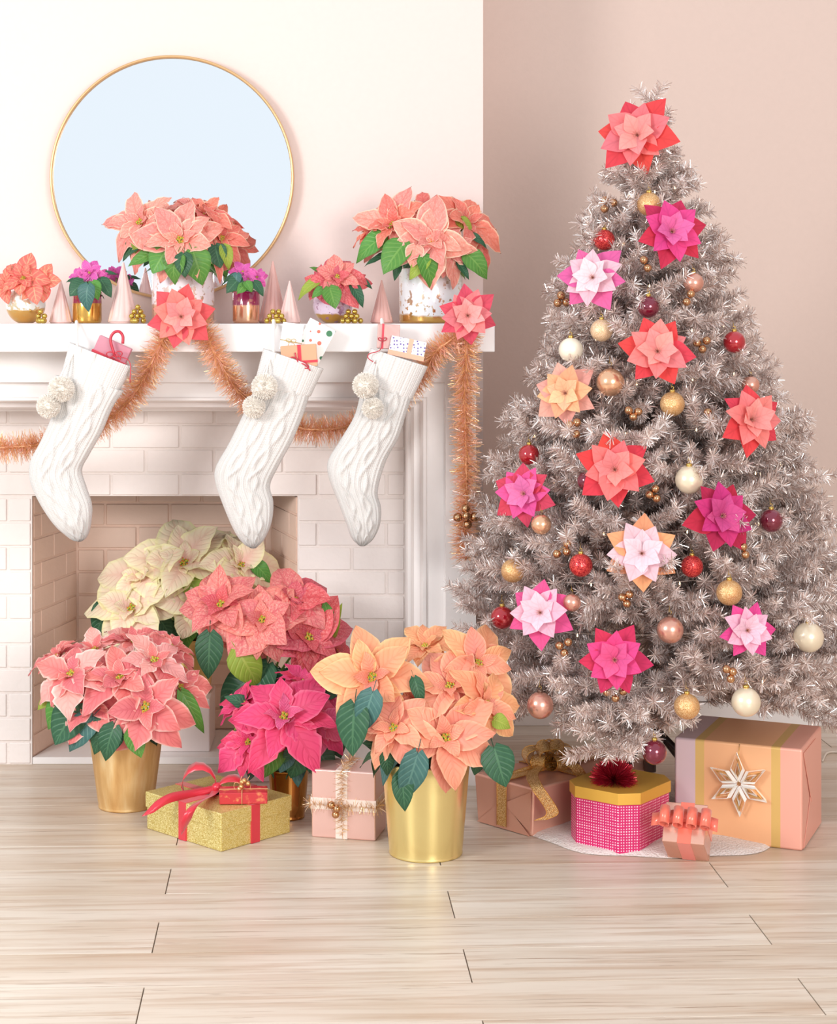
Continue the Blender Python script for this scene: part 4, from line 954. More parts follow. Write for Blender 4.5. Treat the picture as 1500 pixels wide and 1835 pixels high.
balls = [(1163, 366, 21, M_g_gold, 'gold glitter ball at the top of the tree, below the topper flower'),
 (1083, 430, 19, M_g_red, 'sparkling red ball at upper left, above the pale pink paper flower'),
 (1243, 507, 18, M_b_rose, 'shiny rose ball below the magenta flower at upper right'),
 (1162, 550, 20, M_b_bur, 'burgundy glass ball in the upper middle of the tree'),
 (1078, 592, 20, M_g_pale, 'champagne glitter ball beside the cream pearl ball'),
 (1023, 627, 22, M_b_cream, 'cream pearl ball at the left edge above the apricot flower'),
 (1316, 613, 20, M_b_red, 'glossy red ball at the upper right edge of the tree'),
 (1094, 685, 25, M_b_rgold, 'large speckled rose gold ball next to the apricot flower', M_cap2),
 (1205, 724, 22, M_g_gold, 'gold glitter ball in the centre, below the red tipped salmon flower'),
 (1345, 690, 16, M_b_rose, 'small rose ball peeking out above the salmon flower at right', M_cap2),
 (948, 815, 19, M_b_red, 'glossy red ball at the left edge above the magenta flower'),
 (1235, 860, 25, M_b_pearl, 'large pearl champagne ball right of the central coral flower'),
 (1052, 862, 18, M_b_bur, 'burgundy ball half hidden behind the central coral flower'),
 (1382, 933, 21, M_b_bur, 'dark burgundy ball right of the deep magenta flower'),
 (970, 940, 18, M_b_rgold, 'peach shiny ball below the magenta flower at left', M_cap2),
 (919, 1023, 21, M_g_gold, 'gold glitter ball at the left edge above the pale pink flower'),
 (1041, 1013, 21, M_g_red, 'sparkling red ball left of the lavender and peach flower'),
 (1240, 1015, 20, M_g_red, 'sparkling red ball right of the lavender and peach flower'),
 (1307, 1062, 23, M_g_gold, 'gold glitter ball above the pale flower at lower right'),
 (900, 1107, 21, M_b_red, 'glossy red ball touching the pale pink flower at lower left'),
 (1201, 1129, 24, M_b_rose, 'large matte rose ball in the lower middle of the tree', M_cap2),
 (1449, 1142, 27, M_b_pearl, 'large pearl champagne ball at the lower right edge'),
 (968, 1264, 24, M_b_rose, 'matte rose ball hanging at the bottom left of the tree', M_cap2),
 (1231, 1266, 23, M_g_gold, 'gold glitter ball hanging low, right of the hot pink flower'),
 (1337, 1258, 26, M_b_pearl, 'large pearl champagne ball hanging just above the big peach gift'),
 (1025, 1080, 16, M_b_rose, 'small rose ball tucked right behind the pale pink flower', M_cap2),
 (1173, 1348, 22, M_b_bur, 'burgundy ball hanging lowest, above the octagonal box')]
for q in balls:
    px, py, r, mt, lb = q[:5]; p, n_ = tree_pt(px, min(py, 1230), 1.0)
    d = p.y-.030-(.04 if abs(px-1165) > 120 else 0); ball(W(px, py, d), r/F*d, mt, lb, q[5] if len(q) > 5 else None)
tri = [(-1.05, -.3), (1.05, -.1), (.1, -1.7)]; tri2 = [(-.2, 1.0), (-1.0, -.8), (1.0, -.6)]; tri3 = [(0, 1.1), (.9, -.7), (-.6, -1.1, -.6)]
for i, (px, py, ofs, lb) in enumerate([(1091, 365, [(-.9, .8), (1.1, .2), (-1., -1.2)], 'three gold bells at the upper left near the tree top'), (1157, 478, [(-.4, 1.6), (.5, -.3)], 'two gold bells below the magenta flower near the top'),
    (1238, 535, [(0, 1.1), (-1., -.8)], 'two gold bells hanging under the shiny rose ball'), (1007, 537, tri2, 'three gold bells left of the pale pink paper flower'),
    (1258, 615, [(-1.2, .1), (1.1, .6), (.1, -1.4)], 'three gold bells left of the glossy red ball at upper right'), (1135, 740, [(-1.1, .6), (1.2, .3), (0, -.9)], 'three gold bells below the large speckled rose gold ball'),
    (1028, 768, [(-.9, .9), (.8, 1.4), (.6, -1.3)], 'three gold bells under the apricot flower'), (1173, 887, [(.2, 1.5), (-1.2, .1), (.5, -.8)], 'three gold bells right of the central coral flower'),
    (1008, 982, [(1.1, 1.), (1., -.9), (-1.3, -1.4)], 'three gold bells above the sparkling red ball at left'), (1122, 1075, [(-.9, .6), (.8, 1.3), (.2, -.9)], 'three gold bells below the lavender and peach flower'),
    (1010, 1160, [(-1., .4), (1.1, 1.2), (.2, -1.3)], 'three gold bells under the pale pink flower at lower left'), (1308, 1208, [(-.8, 1.2), (.7, .6), (.2, -1.1)], 'three gold bells below the pale flower at lower right'),
    (1103, 1245, [(-2., .6), (1.8, .8), (0, -.8)], 'three gold bells right under the hot pink flower'), (1332, 988, [(0, 1.1), (.5, -.8)], 'two gold bells below the deep magenta flower'), (1272, 745, [(-.5, .8), (.5, -1.)], 'two gold bells right of the central gold glitter ball')]):
    p, n_ = tree_pt(px, min(py, 1230), 1.0); d = p.y-.032-(.04 if abs(px-1165) > 120 else 0); bell_cluster(W(px, py, d), 7.6/F*d, ofs, lb, 'gold bell clusters on the tree', M_rose)
fl_ = [(1143, 243, 78, '#ea4a52', '#f9868a', '#fba7a3', 'coral paper poinsettia topping the tree'),
 (1203, 416, 68, '#d5345a', '#ee4d97', '#f276b4', 'magenta paper poinsettia with crimson tips near the tree top'),
 (1063, 498, 66, '#f06cab', '#fbd0dc', '#fde6ec', 'pale pink paper poinsettia with hot pink tips at upper left'),
 (1178, 630, 70, '#ee4a52', '#fb918f', '#fba9a4', 'salmon paper poinsettia with red tips in the upper middle'),
 (1014, 705, 62, '#fbb6a6', '#fdbf92', '#fdd0a6', 'apricot paper poinsettia at the left edge of the tree'),
 (1345, 752, 68, '#ec4a55', '#fb8e8c', '#fba6a0', 'salmon paper poinsettia with red tips at the right edge'),
 (1102, 842, 72, '#ee444b', '#fb8482', '#fb9d99', 'coral paper poinsettia in the centre of the tree'),
 (940, 885, 60, '#df4a66', '#ee5da4', '#f284bd', 'magenta paper poinsettia at the left edge of the tree'),
 (1293, 925, 70, '#c62a50', '#d93a84', '#dc5594', 'deep magenta paper poinsettia right of centre'),
 (1150, 992, 72, '#fbae80', '#f9d3de', '#fce0ea', 'pale lavender pink paper poinsettia with peach tips'),
 (969, 1098, 66, '#f05c9c', '#fac6da', '#fcd9e6', 'pale pink paper poinsettia with magenta tips at lower left'),
 (1102, 1183, 68, '#dc3560', '#ee4d92', '#f2659f', 'hot pink paper poinsettia with crimson tips at the bottom'),
 (1338, 1130, 56, '#ef4f9d', '#fac3da', '#fbd3e3', 'pale pink paper poinsettia with magenta tips at lower right')]
for i, (px, py, r, c1, c2, c3, lb) in enumerate(fl_):
    p, n_ = tree_pt(px, py, 1.0); d = p.y-.062-(.05 if abs(px-1165) > 150 else .01); n2 = Vector((n_.x*.55, -1, .22)); paper_flower(W(px, py, d), n2, r/F*d*1.0, pap(c1), pap(c2), pap(c3), lb, 20+i)

# tree skirt
k = N('white_plush_fur'); v = coords(k, 'Object'); ns = k.n('ShaderNodeTexNoise', i_Scale=160.0, i_Detail=5.0); k.l(v, ns.inputs[0]); k.l(k.mix(ns.outputs[0], hexc('#ddd2cb'), hexc('#f6f1ee')), k.p.inputs['Base Color']); k.p.inputs['Roughness'].default_value = .95; k.bump(ns.outputs[0], .006, 1.); M_fur = k.m
sk = thing('tree_skirt', (TX, 4.86, 0), 'white plush tree skirt spread on the floor under the gifts', 'tree skirt')
m = MB(); cx, cy = TX-.02, 4.845
def skf(u, v):
    an = 2*math.pi*v; R = .385*(1+.03*math.sin(an*5)+.02*math.sin(an*11)); r = .03+(R-.03)*u
    z = .005+.010*math.sin(min(1, u*1.0)*math.pi)**.5*(1 if u < .995 else 0)+.045*math.exp(-(r/.13)**2)+.003*math.sin(an*9+u*6)*u*(1-u)*4
    return (cx+r*math.cos(an), cy+r*math.sin(an)*.98, max(.001, z if u < .999 else .001))
m.grid(skf, 26, 90, True, flip=True); m.build('skirt', M_fur, sk)
# ------------------------------------------------------------------ wrapped gifts
def box_on(t, name, mt, lo, hi, mat, bev=.003, segs=2):
    m = MB(); m.box(lo, hi, mt); return m.build(name, mat, t, smooth=False, bevel=bev, segs=segs)
def floorframe(pA, pB, left=True):
    """frame at the front corner pB with x towards pA"""
    v = (pA-pB); v.z = 0; L = v.length; ang = math.atan2(v.y, v.x); return Matrix.Translation(pB) @ Matrix.Rotation(ang, 4, 'Z'), L
def band(t, name, mt, w, dp, h, axis, a, b, mat, o=.0012, sides=True):
    """ribbon wrapped round a box; axis x: ribbon runs in the yz plane, between x=a and x=b"""
    m = MB()
    if axis == 'x': m.box((a, -o, 0.0006), (b, dp+o, h+o), mt)
    else: m.box((-o, a, 0.0006), (w+o, b, h+o), mt)
    return m.build(name, mat, t, smooth=False, bevel=.0006, segs=1)
def loop_strip(m, c, dirv, up, L, hgt, wd, side, seg=14, tw=0.):
    """one bow loop leaving c along dirv and coming back"""
    pts = []; sd = []
    for i in range(seg+1):
        t = i/seg; a = t*2*math.pi; x = L*(1-math.cos(a))/2; z = hgt*math.sin(a)*(.55 if a > math.pi else .9)
        pts.append(c+dirv*x+up*(z+hgt*.25)); sd.append((side+up*math.sin(a)*tw).normalized()*wd*(.35+.65*math.sin(t*math.pi)))
    m.strip(pts, sd)
def satin(name, col, rough=.3):
    k = N(name); k.p.inputs['Base Color'].default_value = hexc(col); k.p.inputs['Roughness'].default_value = rough; k.p.inputs['Sheen Weight'].default_value = .3; k.p.inputs['Anisotropic'].default_value = .5; k.p.inputs['Specular IOR Level'].default_value = .7; k.p.inputs['Metallic'].default_value = .15; return k.m
M_satred = satin('red_satin', '#d8283c'); M_coralr = satin('coral_satin', '#f57862', .25)

# gold glitter box, red satin bow
A, B, C_ = FL(231, 1493), FL(396, 1528), FL(521, 1490)
mt = Matrix.Translation(B) @ Matrix.Rotation(math.atan2(C_.y-B.y+.006, C_.x-B.x)-0.05, 4, 'Z'); w, dp, h = .250, .308, .100
g = thing('gift_box', mt @ Vector((w/2, dp/2, 0)), 'large flat gold glitter box with a red satin bow', 'gift box')
M_gg = glitter('gold_glitter_paper', '#c4a94c', '#f5e9a8', 750, .42, .45, .5)
box_on(g, 'box', mt, (.003, .003, 0), (w-.003, dp-.003, h-.03), M_gg); box_on(g, 'lid', mt, (0, 0, h-.042), (w, dp, h), M_gg, .0025)
band(g, 'ribbon', mt, w, dp, h, 'x', w*.42, w*.42+.030, M_satred); band(g, 'ribbon', mt, w, dp, h, 'y', dp*.45, dp*.45+.030, M_satred)
X_, Y_ = (mt.to_3x3() @ Vector((1, 0, 0))), (mt.to_3x3() @ Vector((0, 1, 0))); bc = mt @ Vector((w*.48, dp*.50, h+.004)); UP = Vector((0, 0, 1))
R_ = Vector((1, 0, 0)); Bk = Vector((0, 1, 0)); m = MB()
loop_strip(m, bc, (-R_*.97+Bk*.1).normalized(), UP, .095, .060, .019, Bk, tw=.6); loop_strip(m, bc, (R_*.96+Bk*.25).normalized(), UP, .08, .030, .018, Bk, tw=.6)
m.ball(bc+UP*.012, .014, 8, 12); m.build('bow', M_satred, g, thick=.0006)
m = MB(); q = [bc+UP*.010, bc-R_*.06+UP*.004-Bk*.03, W(300, 1432, 4.62), W(254, 1463, 4.575)]
q = spline(q, 6); m.strip(q, [Vector((0, .7, .9)).normalized()*lerp(.010, .016, i/len(q))*(1 if i < len(q)-3 else (len(q)-1-i)/3+.02) for i in range(len(q))])
q = spline([bc+UP*.008, bc-R_*.01-Bk*.05+UP*.004, W(345, 1447, 4.50), W(325, 1496, 4.50)], 6); m.strip(q, [Vector((.9, .35, .2)).normalized()*.014*(1 if i < len(q)-3 else (len(q)-1-i)/3+.02) for i in range(len(q))])
m.build('ribbon_tail', M_satred, g, thick=.0006)
# small red gift on top
d0 = 4.60; p0 = W(393, 1443, d0); p0.z = h+.0015; ang = math.radians(3); mt = Matrix.Translation(p0) @ Matrix.Rotation(ang, 4, 'Z'); w2, dp2, h2 = 86/F*d0, .07, .030
g = thing('gift_box', mt @ Vector((w2/2, dp2/2, 0)), 'tiny red gift tied with twine, lying on the gold glitter box', 'gift box')
k = N('worn_red_paper'); v = coords(k, 'Object'); ns = k.n('ShaderNodeTexNoise', i_Scale=60.0, i_Detail=6.0); k.l(v, ns.inputs[0]); k.l(k.ramp(ns.outputs[0], [(.55, hexc('#c8383f')), (.72, hexc('#e59a62'))]), k.p.inputs['Base Color']); k.p.inputs['Roughness'].default_value = .4; k.p.inputs['Metallic'].default_value = .2
box_on(g, 'box', mt, (0, 0, 0), (w2, dp2, h2), k.m, .0025); M_twine = plain('gold_twine', '#d9a774', .6)
m = MB()
for q in ([(w2*.47, -.001, 0), (w2*.47, -.001, h2+.001), (w2*.47, dp2+.001, h2+.001), (w2*.47, dp2+.001, 0)], [(-.001, dp2*.5, 0), (-.001, dp2*.5, h2+.001), (w2+.001, dp2*.5, h2+.001), (w2+.001, dp2*.5, 0)]): m.tube([mt @ Vector(x) for x in q], .0011, 5)
cc = mt @ Vector((w2*.47, dp2*.5, h2+.002))
for s0 in (-1, 1): m.tube([cc+Vector((s0*.022*math.sin(a)*1.0, .004, .010*math.sin(2*a)+.006)) for a in [i*math.pi/10 for i in range(11)]], .0009, 5)
m.tube([cc, cc+Vector((.012, 0, .02)), cc+Vector((.02, 0, .034))], .0009, 5); m.tube([cc, cc+Vector((-.006, 0, .018)), cc+Vector((0, 0, .034))], .0009, 5)
m.build('twine', M_twine, g)
for (a, b) in ((0, .014), (.016, .010), (-.002, .002), (.006, .018), (-.007, -.004)): m = MB(); m.ball(cc+Vector((a, -.004, b+.004)), .0068, 8, 12); m.build('berry', foil('pearly_gold_berry', '#d8a871', .2, .7) if 'pearly_gold_berry' not in bpy.data.materials else bpy.data.materials['pearly_gold_berry'], g)

# pale pink foil box with tinsel ribbon
B = FL(673, 1508); A = FL(558, 1500); ang = math.atan2(B.y-A.y, B.x-A.x); mt = Matrix.Translation(A) @ Matrix.Rotation(ang, 4, 'Z'); w, dp, h = (B-A).length, .13, .180
g = thing('gift_box', mt @ Vector((w/2, dp/2, 0)), 'blush pink foil gift box crossed by sparse gold tinsel ribbon, behind the satin gold bucket', 'gift box')
box_on(g, 'box', mt, (0, 0, 0), (w, dp, h), foil('blush_foil', '#ecc3b9', .28, .55, .003, 8), .005, 3)
M_wband = satin('white_sheer_ribbon', '#f6e6dc', .4); band(g, 'ribbon', mt, w, dp, h, 'x', w*.38, w*.38+.032, M_wband)
m = MB(); m.box((-.0018, -.0018, h*.42), (w+.0012, dp+.0012, h*.42+.030), mt); m.build('ribbon', M_wband, g, smooth=False)
M_t2 = tinselmat('pale_gold_tinsel', '#f4dcc4', '#dcae70', .3, .8); mb = MB()
tinsel_mesh([mt @ Vector(p) for p in [(-.004, dp*.6, h*.49), (-.004, -.004, h*.49), (w*.5, -.006, h*.49), (w+.004, -.004, h*.49), (w+.004, dp, h*.49)]], .022, 1800, 8, .0006, mb)
tinsel_mesh([mt @ Vector(p) for p in [(w*.49, -.004, .012), (w*.49, -.006, h*.5), (w*.49, -.004, h+.003), (w*.49, dp*.5, h+.006), (w*.49, dp, h+.003)]], .022, 1800, 9, .0006, mb)
mb.build('tinsel', M_t2, g, smooth=False)['kind'] = 'stuff'
bell_cluster(mt @ Vector((w*.40, -.022, h*.47)), .0105, [(-.9, 1.0), (.5, .2, -.5), (.2, -1.4)], 'three rose gold bells on the blush pink foil gift', 'bell clusters')

# rose gold gift left of the tree, glitter ribbon bow
B = FL(953, 1500); dL = Vector((.74, .673, 0)); mt = Matrix.Translation(B) @ Matrix.Rotation(math.atan2(dL.y, dL.x), 4, 'Z'); w, dp, h = .46, .20, .130
g = thing('gift_box', mt @ Vector((w/2, dp/2, 0)), 'long metallic rose gold gift with a gold glitter mesh bow, left of the tree', 'gift box')
M_rg = foil('rose_gold_paper', '#ebb5a0', .36, .5, .005, 7)
m = MB(); tp = .010
vs = [(0, 0, 0), (w, 0, 0), (w, dp, 0), (0, dp, 0), (-tp*.3, -tp, h), (w+tp, -tp, h), (w+tp, dp+tp, h), (-tp*.3, dp+tp, h)]
for p in vs: m.vert(mt @ Vector(p))
for q in ((0,3,2,1),(4,5,6,7),(0,1,5,4),(1,2,6,5),(2,3,7,6),(3,0,4,7)): m.face(q)
m.build('box', M_rg, g, smooth=False, bevel=.007, segs=3)
M_fold = plain('paper_fold_shadow_gap', '#8a5646', .6)
def flap(g, mt, pts, mat, o=.0015):
    """folded paper flap lying on a face"""
    m = MB(); ids = [m.vert(mt @ Vector(p)) for p in pts]; m.face(ids); return m.build('flap', mat, g, smooth=False, thick=.0014)
flap(g, mt, [(-.0042, .004, .002), (-.0048, dp*.5, h*.62), (-.0042, dp-.004, .002)], M_rg); flap(g, mt, [(-.0066, -.004, h*.93), (-.0066, dp*.48, h*.55), (-.0060, .0, .012)], M_rg)
k = N('gold_glitter_mesh_ribbon'); v = coords(k, 'Object'); vo = k.n('ShaderNodeTexVoronoi', i_Scale=420.0); k.l(v, vo.inputs['Vector'])
k.l(k.ramp(vo.outputs['Distance'], [(.2, hexc('#fbe0a6')), (.7, hexc('#dda451'))]), k.p.inputs['Base Color']); k.p.inputs['Metallic'].default_value = .7; k.p.inputs['Roughness'].default_value = .35; k.bump(vo.outputs['Distance'], .002)
tb = k.n('ShaderNodeBsdfTransparent'); mx = k.n('ShaderNodeMixShader'); k.l(k.math('MULTIPLY', k.math('GREATER_THAN', vo.outputs['Distance'], .52), .25), mx.inputs[0]); k.l(k.p.outputs[0], mx.inputs[1]); k.l(tb.outputs[0], mx.inputs[2]); k.l(mx.outputs[0], k.out.inputs[0]); M_mesh = k.m
M_edge = plain('gold_ribbon_wire', '#e0a850', .3, .8)
def wired(m, me_, pts, sides): m.strip(pts, sides); me_.tube([p-s for p, s in zip(pts, sides)], .0009, 4); me_.tube([p+s for p, s in zip(pts, sides)], .0009, 4)
m = MB(); e_ = MB(); xa_ = .19; L3 = mt.to_3x3()
ring = [(xa_, -.014, h*.25), (xa_, -.014, h*.9), (xa_, -.006, h+.004), (xa_, dp*.5, h+.006), (xa_, dp+.004, h+.004), (xa_, dp+.014, h*.5)]
wired(m, e_, [mt @ Vector(p) for p in ring], [L3 @ Vector((.017, 0, 0))]*6)
ring = [(-.010, dp*.5, .01), (-.010, dp*.5, h*.95), (0, dp*.5, h+.005), (xa_, dp*.5, h+.007), (w*.8, dp*.5, h+.005), (w+.006, dp*.5, h+.003), (w+.014, dp*.5, h*.5)]
wired(m, e_, [mt @ Vector(p) for p in ring], [L3 @ Vector((0, .017, 0))]*7)
bc = mt @ Vector((xa_-.01, dp*.5, h+.020)); rs = random.Random(4)
for i, (dx, dy, dz, L, wd) in enumerate(((-.9, -.2, .35, .075, .024), (.9, .1, .45, .075, .024), (-.35, -.5, .9, .062, .024), (.4, -.45, .85, .066, .024), (0, .3, 1, .06, .024), (-.75, .5, .3, .06, .022), (.75, .6, .3, .06, .022), (-.6, -.75, .15, .06, .022), (.6, -.8, .1, .058, .022))):
    dv = Vector((dx, dy, dz)).normalized(); upv = dv.cross(Vector((0, 1, 0)) if abs(dv.y) < .7 else Vector((1, 0, 0))).normalized(); sdv = dv.cross(upv).normalized(); pts = []; sd = []
    for j in range(15):
        a = j/14*2*math.pi; pts.append(bc+dv*L*(1-math.cos(a))/2+upv*L*.36*math.sin(a)); sd.append(sdv*wd*(.4+.6*math.sin(j/14*math.pi)))
    wired(m, e_, pts, sd)
for tl_ in ([bc, W(955, 1385, 4.72), W(962, 1410, 4.60), W(990, 1455, 4.60), W(968, 1470, 4.59)], [bc, W(1025, 1370, 4.78), W(1048, 1400, 4.80)], [bc, W(925, 1385, 4.8), W(905, 1420, 4.76), W(910, 1450, 4.74)]):
    q = spline(tl_, 6); wired(m, e_, q, [Vector((.9, .25, .0)).normalized()*.0165]*len(q))
m.build('ribbon', M_mesh, g); e_.build('ribbon_wire', M_edge, g)

# octagonal hat box
P1_, P2_, P3_, P4_ = FL(1034, 1517), FL(1108, 1533), FL(1146, 1533), FL(1195, 1505)
a_ = Vector((.785, -.62, 0)); b_ = Vector((.62, .785, 0)); org = P1_-b_*.038
def O(x, y): p = org+a_*x+b_*y; return (p.x, p.y)
w, l, cc = .205, .235, .040
def octo(e): return [O(x, y) for x, y in ((cc-e*.4-.0, -e), (w-cc+e*.4, -e), (w+e, cc-e*.4), (w+e, l-cc+e*.4), (w-cc+e*.4, l+e), (cc-e*.4, l+e), (-e, l-cc+e*.4), (-e, cc-e*.4))]
# keep the front faces on the measured corners
org = org+Vector((P2_.x, P2_.y, 0))-Vector((*O(w-cc, 0), 0))
org.z = 0
g = thing('hat_box', (O(w/2, l/2)[0], O(w/2, l/2)[1], 0), 'octagonal box, magenta with white dots, gold lid and red tinsel pouf', 'gift box')
k = N('magenta_dotted_paper'); tc = k.n('ShaderNodeTexCoord'); ge = k.n('ShaderNodeNewGeometry'); sx = k.n('ShaderNodeSeparateXYZ'); k.l(tc.outputs['Object'], sx.inputs[0])
# coordinate along the wall: dot with the face tangent
tg = k.n('ShaderNodeVectorMath', operation='CROSS_PRODUCT'); k.l(ge.outputs['True Normal'], tg.inputs[0]); tg.inputs[1].default_value = (0, 0, 1)
dt = k.n('ShaderNodeVectorMath', operation='DOT_PRODUCT'); k.l(tg.outputs[0], dt.inputs[0]); k.l(tc.outputs['Object'], dt.inputs[1])
PX = .0070
def frac(v): return k.math('SUBTRACT', k.math('FRACT', k.math('ADD', k.math('DIVIDE', v, PX), 50.)), .5)
fx_, fz = frac(dt.outputs['Value']), frac(sx.outputs[2])
rr = k.math('SQRT', k.math('ADD', k.math('MULTIPLY', fx_, fx_), k.math('MULTIPLY', fz, fz)))

# concentric square (key) pattern: thins dots in alternate rings
def fr2(v, s): return k.math('ABSOLUTE', k.math('SUBTRACT', k.math('FRACT', k.math('ADD', k.math('DIVIDE', v, s), 20.3)), .5))
mxx = k.math('MAXIMUM', fr2(dt.outputs['Value'], .084), fr2(sx.outputs[2], .084)); ringm = k.math('GREATER_THAN', k.math('FRACT', k.math('MULTIPLY', mxx, 6.)), .5)
dots = k.math('LESS_THAN', rr, k.math('ADD', .17, k.math('MULTIPLY', ringm, .10)))
k.l(k.mix(dots, hexc('#cf1f68'), hexc('#ffd9e6')), k.p.inputs['Base Color']); k.p.inputs['Roughness'].default_value = .45
m = MB(); m.prism(octo(0), .001, .150); m.build('box', k.m, g, smooth=False, bevel=.0015, segs=1)
M_lid = plain('matte_gold_card', '#dfae4a', .45, .35); m = MB(); m.prism(octo(.004), .128, .158); m.build('lid', M_lid, g, smooth=False, bevel=.0015, segs=2)
pc = Vector((*O(w*.50, l*.36), .158)); m = MB(); rs = random.Random(2); 
for i in range(2200):
    z = rs.uniform(-.15, 1); a = rs.uniform(0, 6.283); q = math.sqrt(max(0, 1-z*z)); d = Vector((q*math.cos(a), q*math.sin(a), z)); s2 = d.orthogonal().normalized(); s2 = Matrix.Rotation(rs.uniform(0, 6), 3, d) @ s2*.0008
    d2 = Vector((d.x*.062, d.y*.062, max(d.z*.060, -.004)))*rs.uniform(.75, 1.05); b0 = pc+Vector((0, 0, .006)); k0 = len(m.v); m.v += [tuple(b0-s2), tuple(b0+s2), tuple(b0+d2+s2*.6), tuple(b0+d2-s2*.6)]; c_ = rs.random(); m.face((k0, k0+1, k0+2, k0+3), [(c_, 0)]*4)
m.build('tinsel_pouf', tinselmat('red_tinsel', '#a3122c', '#e23a52', .25, .6), g, smooth=False)['kind'] = 'stuff'

# small tilted rose gold gift with coral bow
S = .105; mt = Matrix.Translation(W(1271, 1539, 4.44)) @ Matrix.Rotation(math.radians(-20), 4, 'Z') @ Matrix.Rotation(math.radians(52), 4, 'X') @ Matrix.Translation((-S, 0, 0))
zmin = min((mt @ Vector(p)).z for p in ((0,0,0),(S,0,0),(0,S,0),(S,S,0))); mt = Matrix.Translation((0, 0, .002-zmin)) @ mt
g = thing('gift_box', mt @ Vector((S/2, S/2, 0)), 'small shiny rose gold gift with a coral ribbon bow, tipped against the big peach gift', 'gift box')
g.location.z = 0
box_on(g, 'box', mt, (0, 0, 0), (S, S, S), foil('rose_foil', '#e8b39f', .24, .6, .004, 14), .003, 2)
band(g, 'ribbon', mt, S, S, S, 'x', S*.36, S*.36+.034, M_coralr); band(g, 'ribbon', mt, S, S, S, 'y', S*.5, S*.5+.030, M_coralr)
L3 = mt.to_3x3(); m = MB()
m.strip([mt @ Vector((x, S*.56+.010*math.sin(x*30), S+.006)) for x in [-.03+i*.0165 for i in range(11)]], [L3 @ Vector((0, .017, 0))]*11)
for i in range(4):
    c0 = -.012+i*.034; pts = [mt @ Vector((c0+.016+.0125*math.sin(a), S*.56, S+.020-.016*math.cos(a))) for a in [j*2*math.pi/14 for j in range(15)]]; m.strip(pts, [L3 @ Vector((0, .023, 0))]*15)
m.build('bow', M_coralr, g, thick=.0006)

# big peach striped gift with paper star
A, B, C_ = FL(1212, 1495), FL(1438, 1526), FL(1473, 1473)
mt = Matrix.Translation(B) @ Matrix.Rotation(math.atan2(C_.y-B.y, C_.x-B.x), 4, 'Z')     # x runs back along the right side, y runs left along the front
w, dp, h = .292, .334, .262
g = thing('gift_box', mt @ Vector((w/2, dp/2, 0)), 'big striped gift in peach, pink and lilac with a silver gold woven star', 'gift box')
k = N('striped_wrap'); tc = k.n('ShaderNodeTexCoord'); 
inv = mt.inverted(); off_ = wloc(g)
vm = k.n('ShaderNodeVectorMath', operation='ADD'); k.l(tc.outputs['Object'], vm.inputs[0]); vm.inputs[1].default_value = off_-off_
yv = mt.to_3x3() @ Vector((0, 1, 0)); dt = k.n('ShaderNodeVectorMath', operation='DOT_PRODUCT'); k.l(vm.outputs[0], dt.inputs[0]); dt.inputs[1].default_value = yv
sh = k.math('DIVIDE', k.math('SUBTRACT', dt.outputs['Value'], B.dot(yv)), dp)
rp = k.n('ShaderNodeValToRGB'); rp.color_ramp.interpolation = 'CONSTANT'; e = rp.color_ramp.elements
st_ = [(0, '#efae9b'), (.165, '#d9b26a'), (.235, '#f3b98a'), (.76, '#e0ba72'), (.83, '#dcc3cb')]
while len(e) < len(st_): e.new(.5)
for i, (p, c) in enumerate(st_): e[i].position = p; e[i].color = hexc(c)
k.l(sh, rp.inputs[0]); k.l(rp.outputs[0], k.p.inputs['Base Color']); k.p.inputs['Roughness'].default_value = .38; k.p.inputs['Metallic'].default_value = .25
o = box_on(g, 'box', mt, (0, 0, 0), (w, dp, h), k.m, .007, 3)
M_st = foil('pink_wrap_flap', '#efae9b', .38, .25, .002, 10)
flap(g, mt, [(.012, -.0010, .004), (w*.42, -.0018, h*.50), (w-.012, -.0010, .004)], M_st); flap(g, mt, [(.008, -.0014, h-.012), (w*.40, -.0026, h*.38), (w*.66, -.0014, h-.012)], M_st)
# woven star: six open diamonds of folded paper strips
M_stg = foil('gold_star_strip', '#e3bd7c', .25, .4, .001, 30); M_sts = foil('silver_star_strip', '#f6f3ee', .2, .35, .001, 30)
fd = lambda px, py: None
yd = -yv.normalized(); outn = mt.to_3x3() @ Vector((-1, 0, 0))
# centre on the front face plane
def onface(px, py, o=.012):
    ray = W(px, py, 1.0)-Vector((0, 0, H)); p0 = B+outn*o; t_ = (p0-Vector((0, 0, H))).dot(outn)/ray.dot(outn); return Vector((0, 0, H))+ray*t_
sc_ = onface(1324, 1405); Rs = .080; star = thing('star_ornament', sc_, 'silver and gold folded paper star hung on the big peach gift', 'star ornament')
for i in range(6):
    a0 = math.radians(90+60*i+4); 
    def pt(r, a, o=0): return sc_+yd*math.cos(a)*r+Vector((0, 0, 1))*math.sin(a)*r+outn*o
    for layer, (s0, s1, mt_) in enumerate(((1.0, .28, M_sts), (.82, .42, M_stg), (.66, .5, M_sts), (.46, .6, M_stg), (.3, .6, M_sts))):
        m = MB(); tip = Rs*s0; q = [pt(.008, a0, .002), pt(tip*.55, a0-.40*(1-layer*.17), .009-layer*.002), pt(tip, a0, .003), pt(tip*.55, a0+.40*(1-layer*.17), .009-layer*.002), pt(.008, a0, .002)]
        m.strip(q, [outn*.004+(pt(1, a0+(.5 if j < 2 else -.5))-sc_)*.0042 for j in range(5)]); m.build('strip', mt_, star, smooth=False, thick=.0005)
m = MB(); m.tube([pt(0, 0, .004), sc_+Vector((0, 0, Rs*1.0)), sc_+Vector((0, 0, Rs*1.28))-outn*.008], .0009, 5); m.build('hanging_thread', M_cap, star)

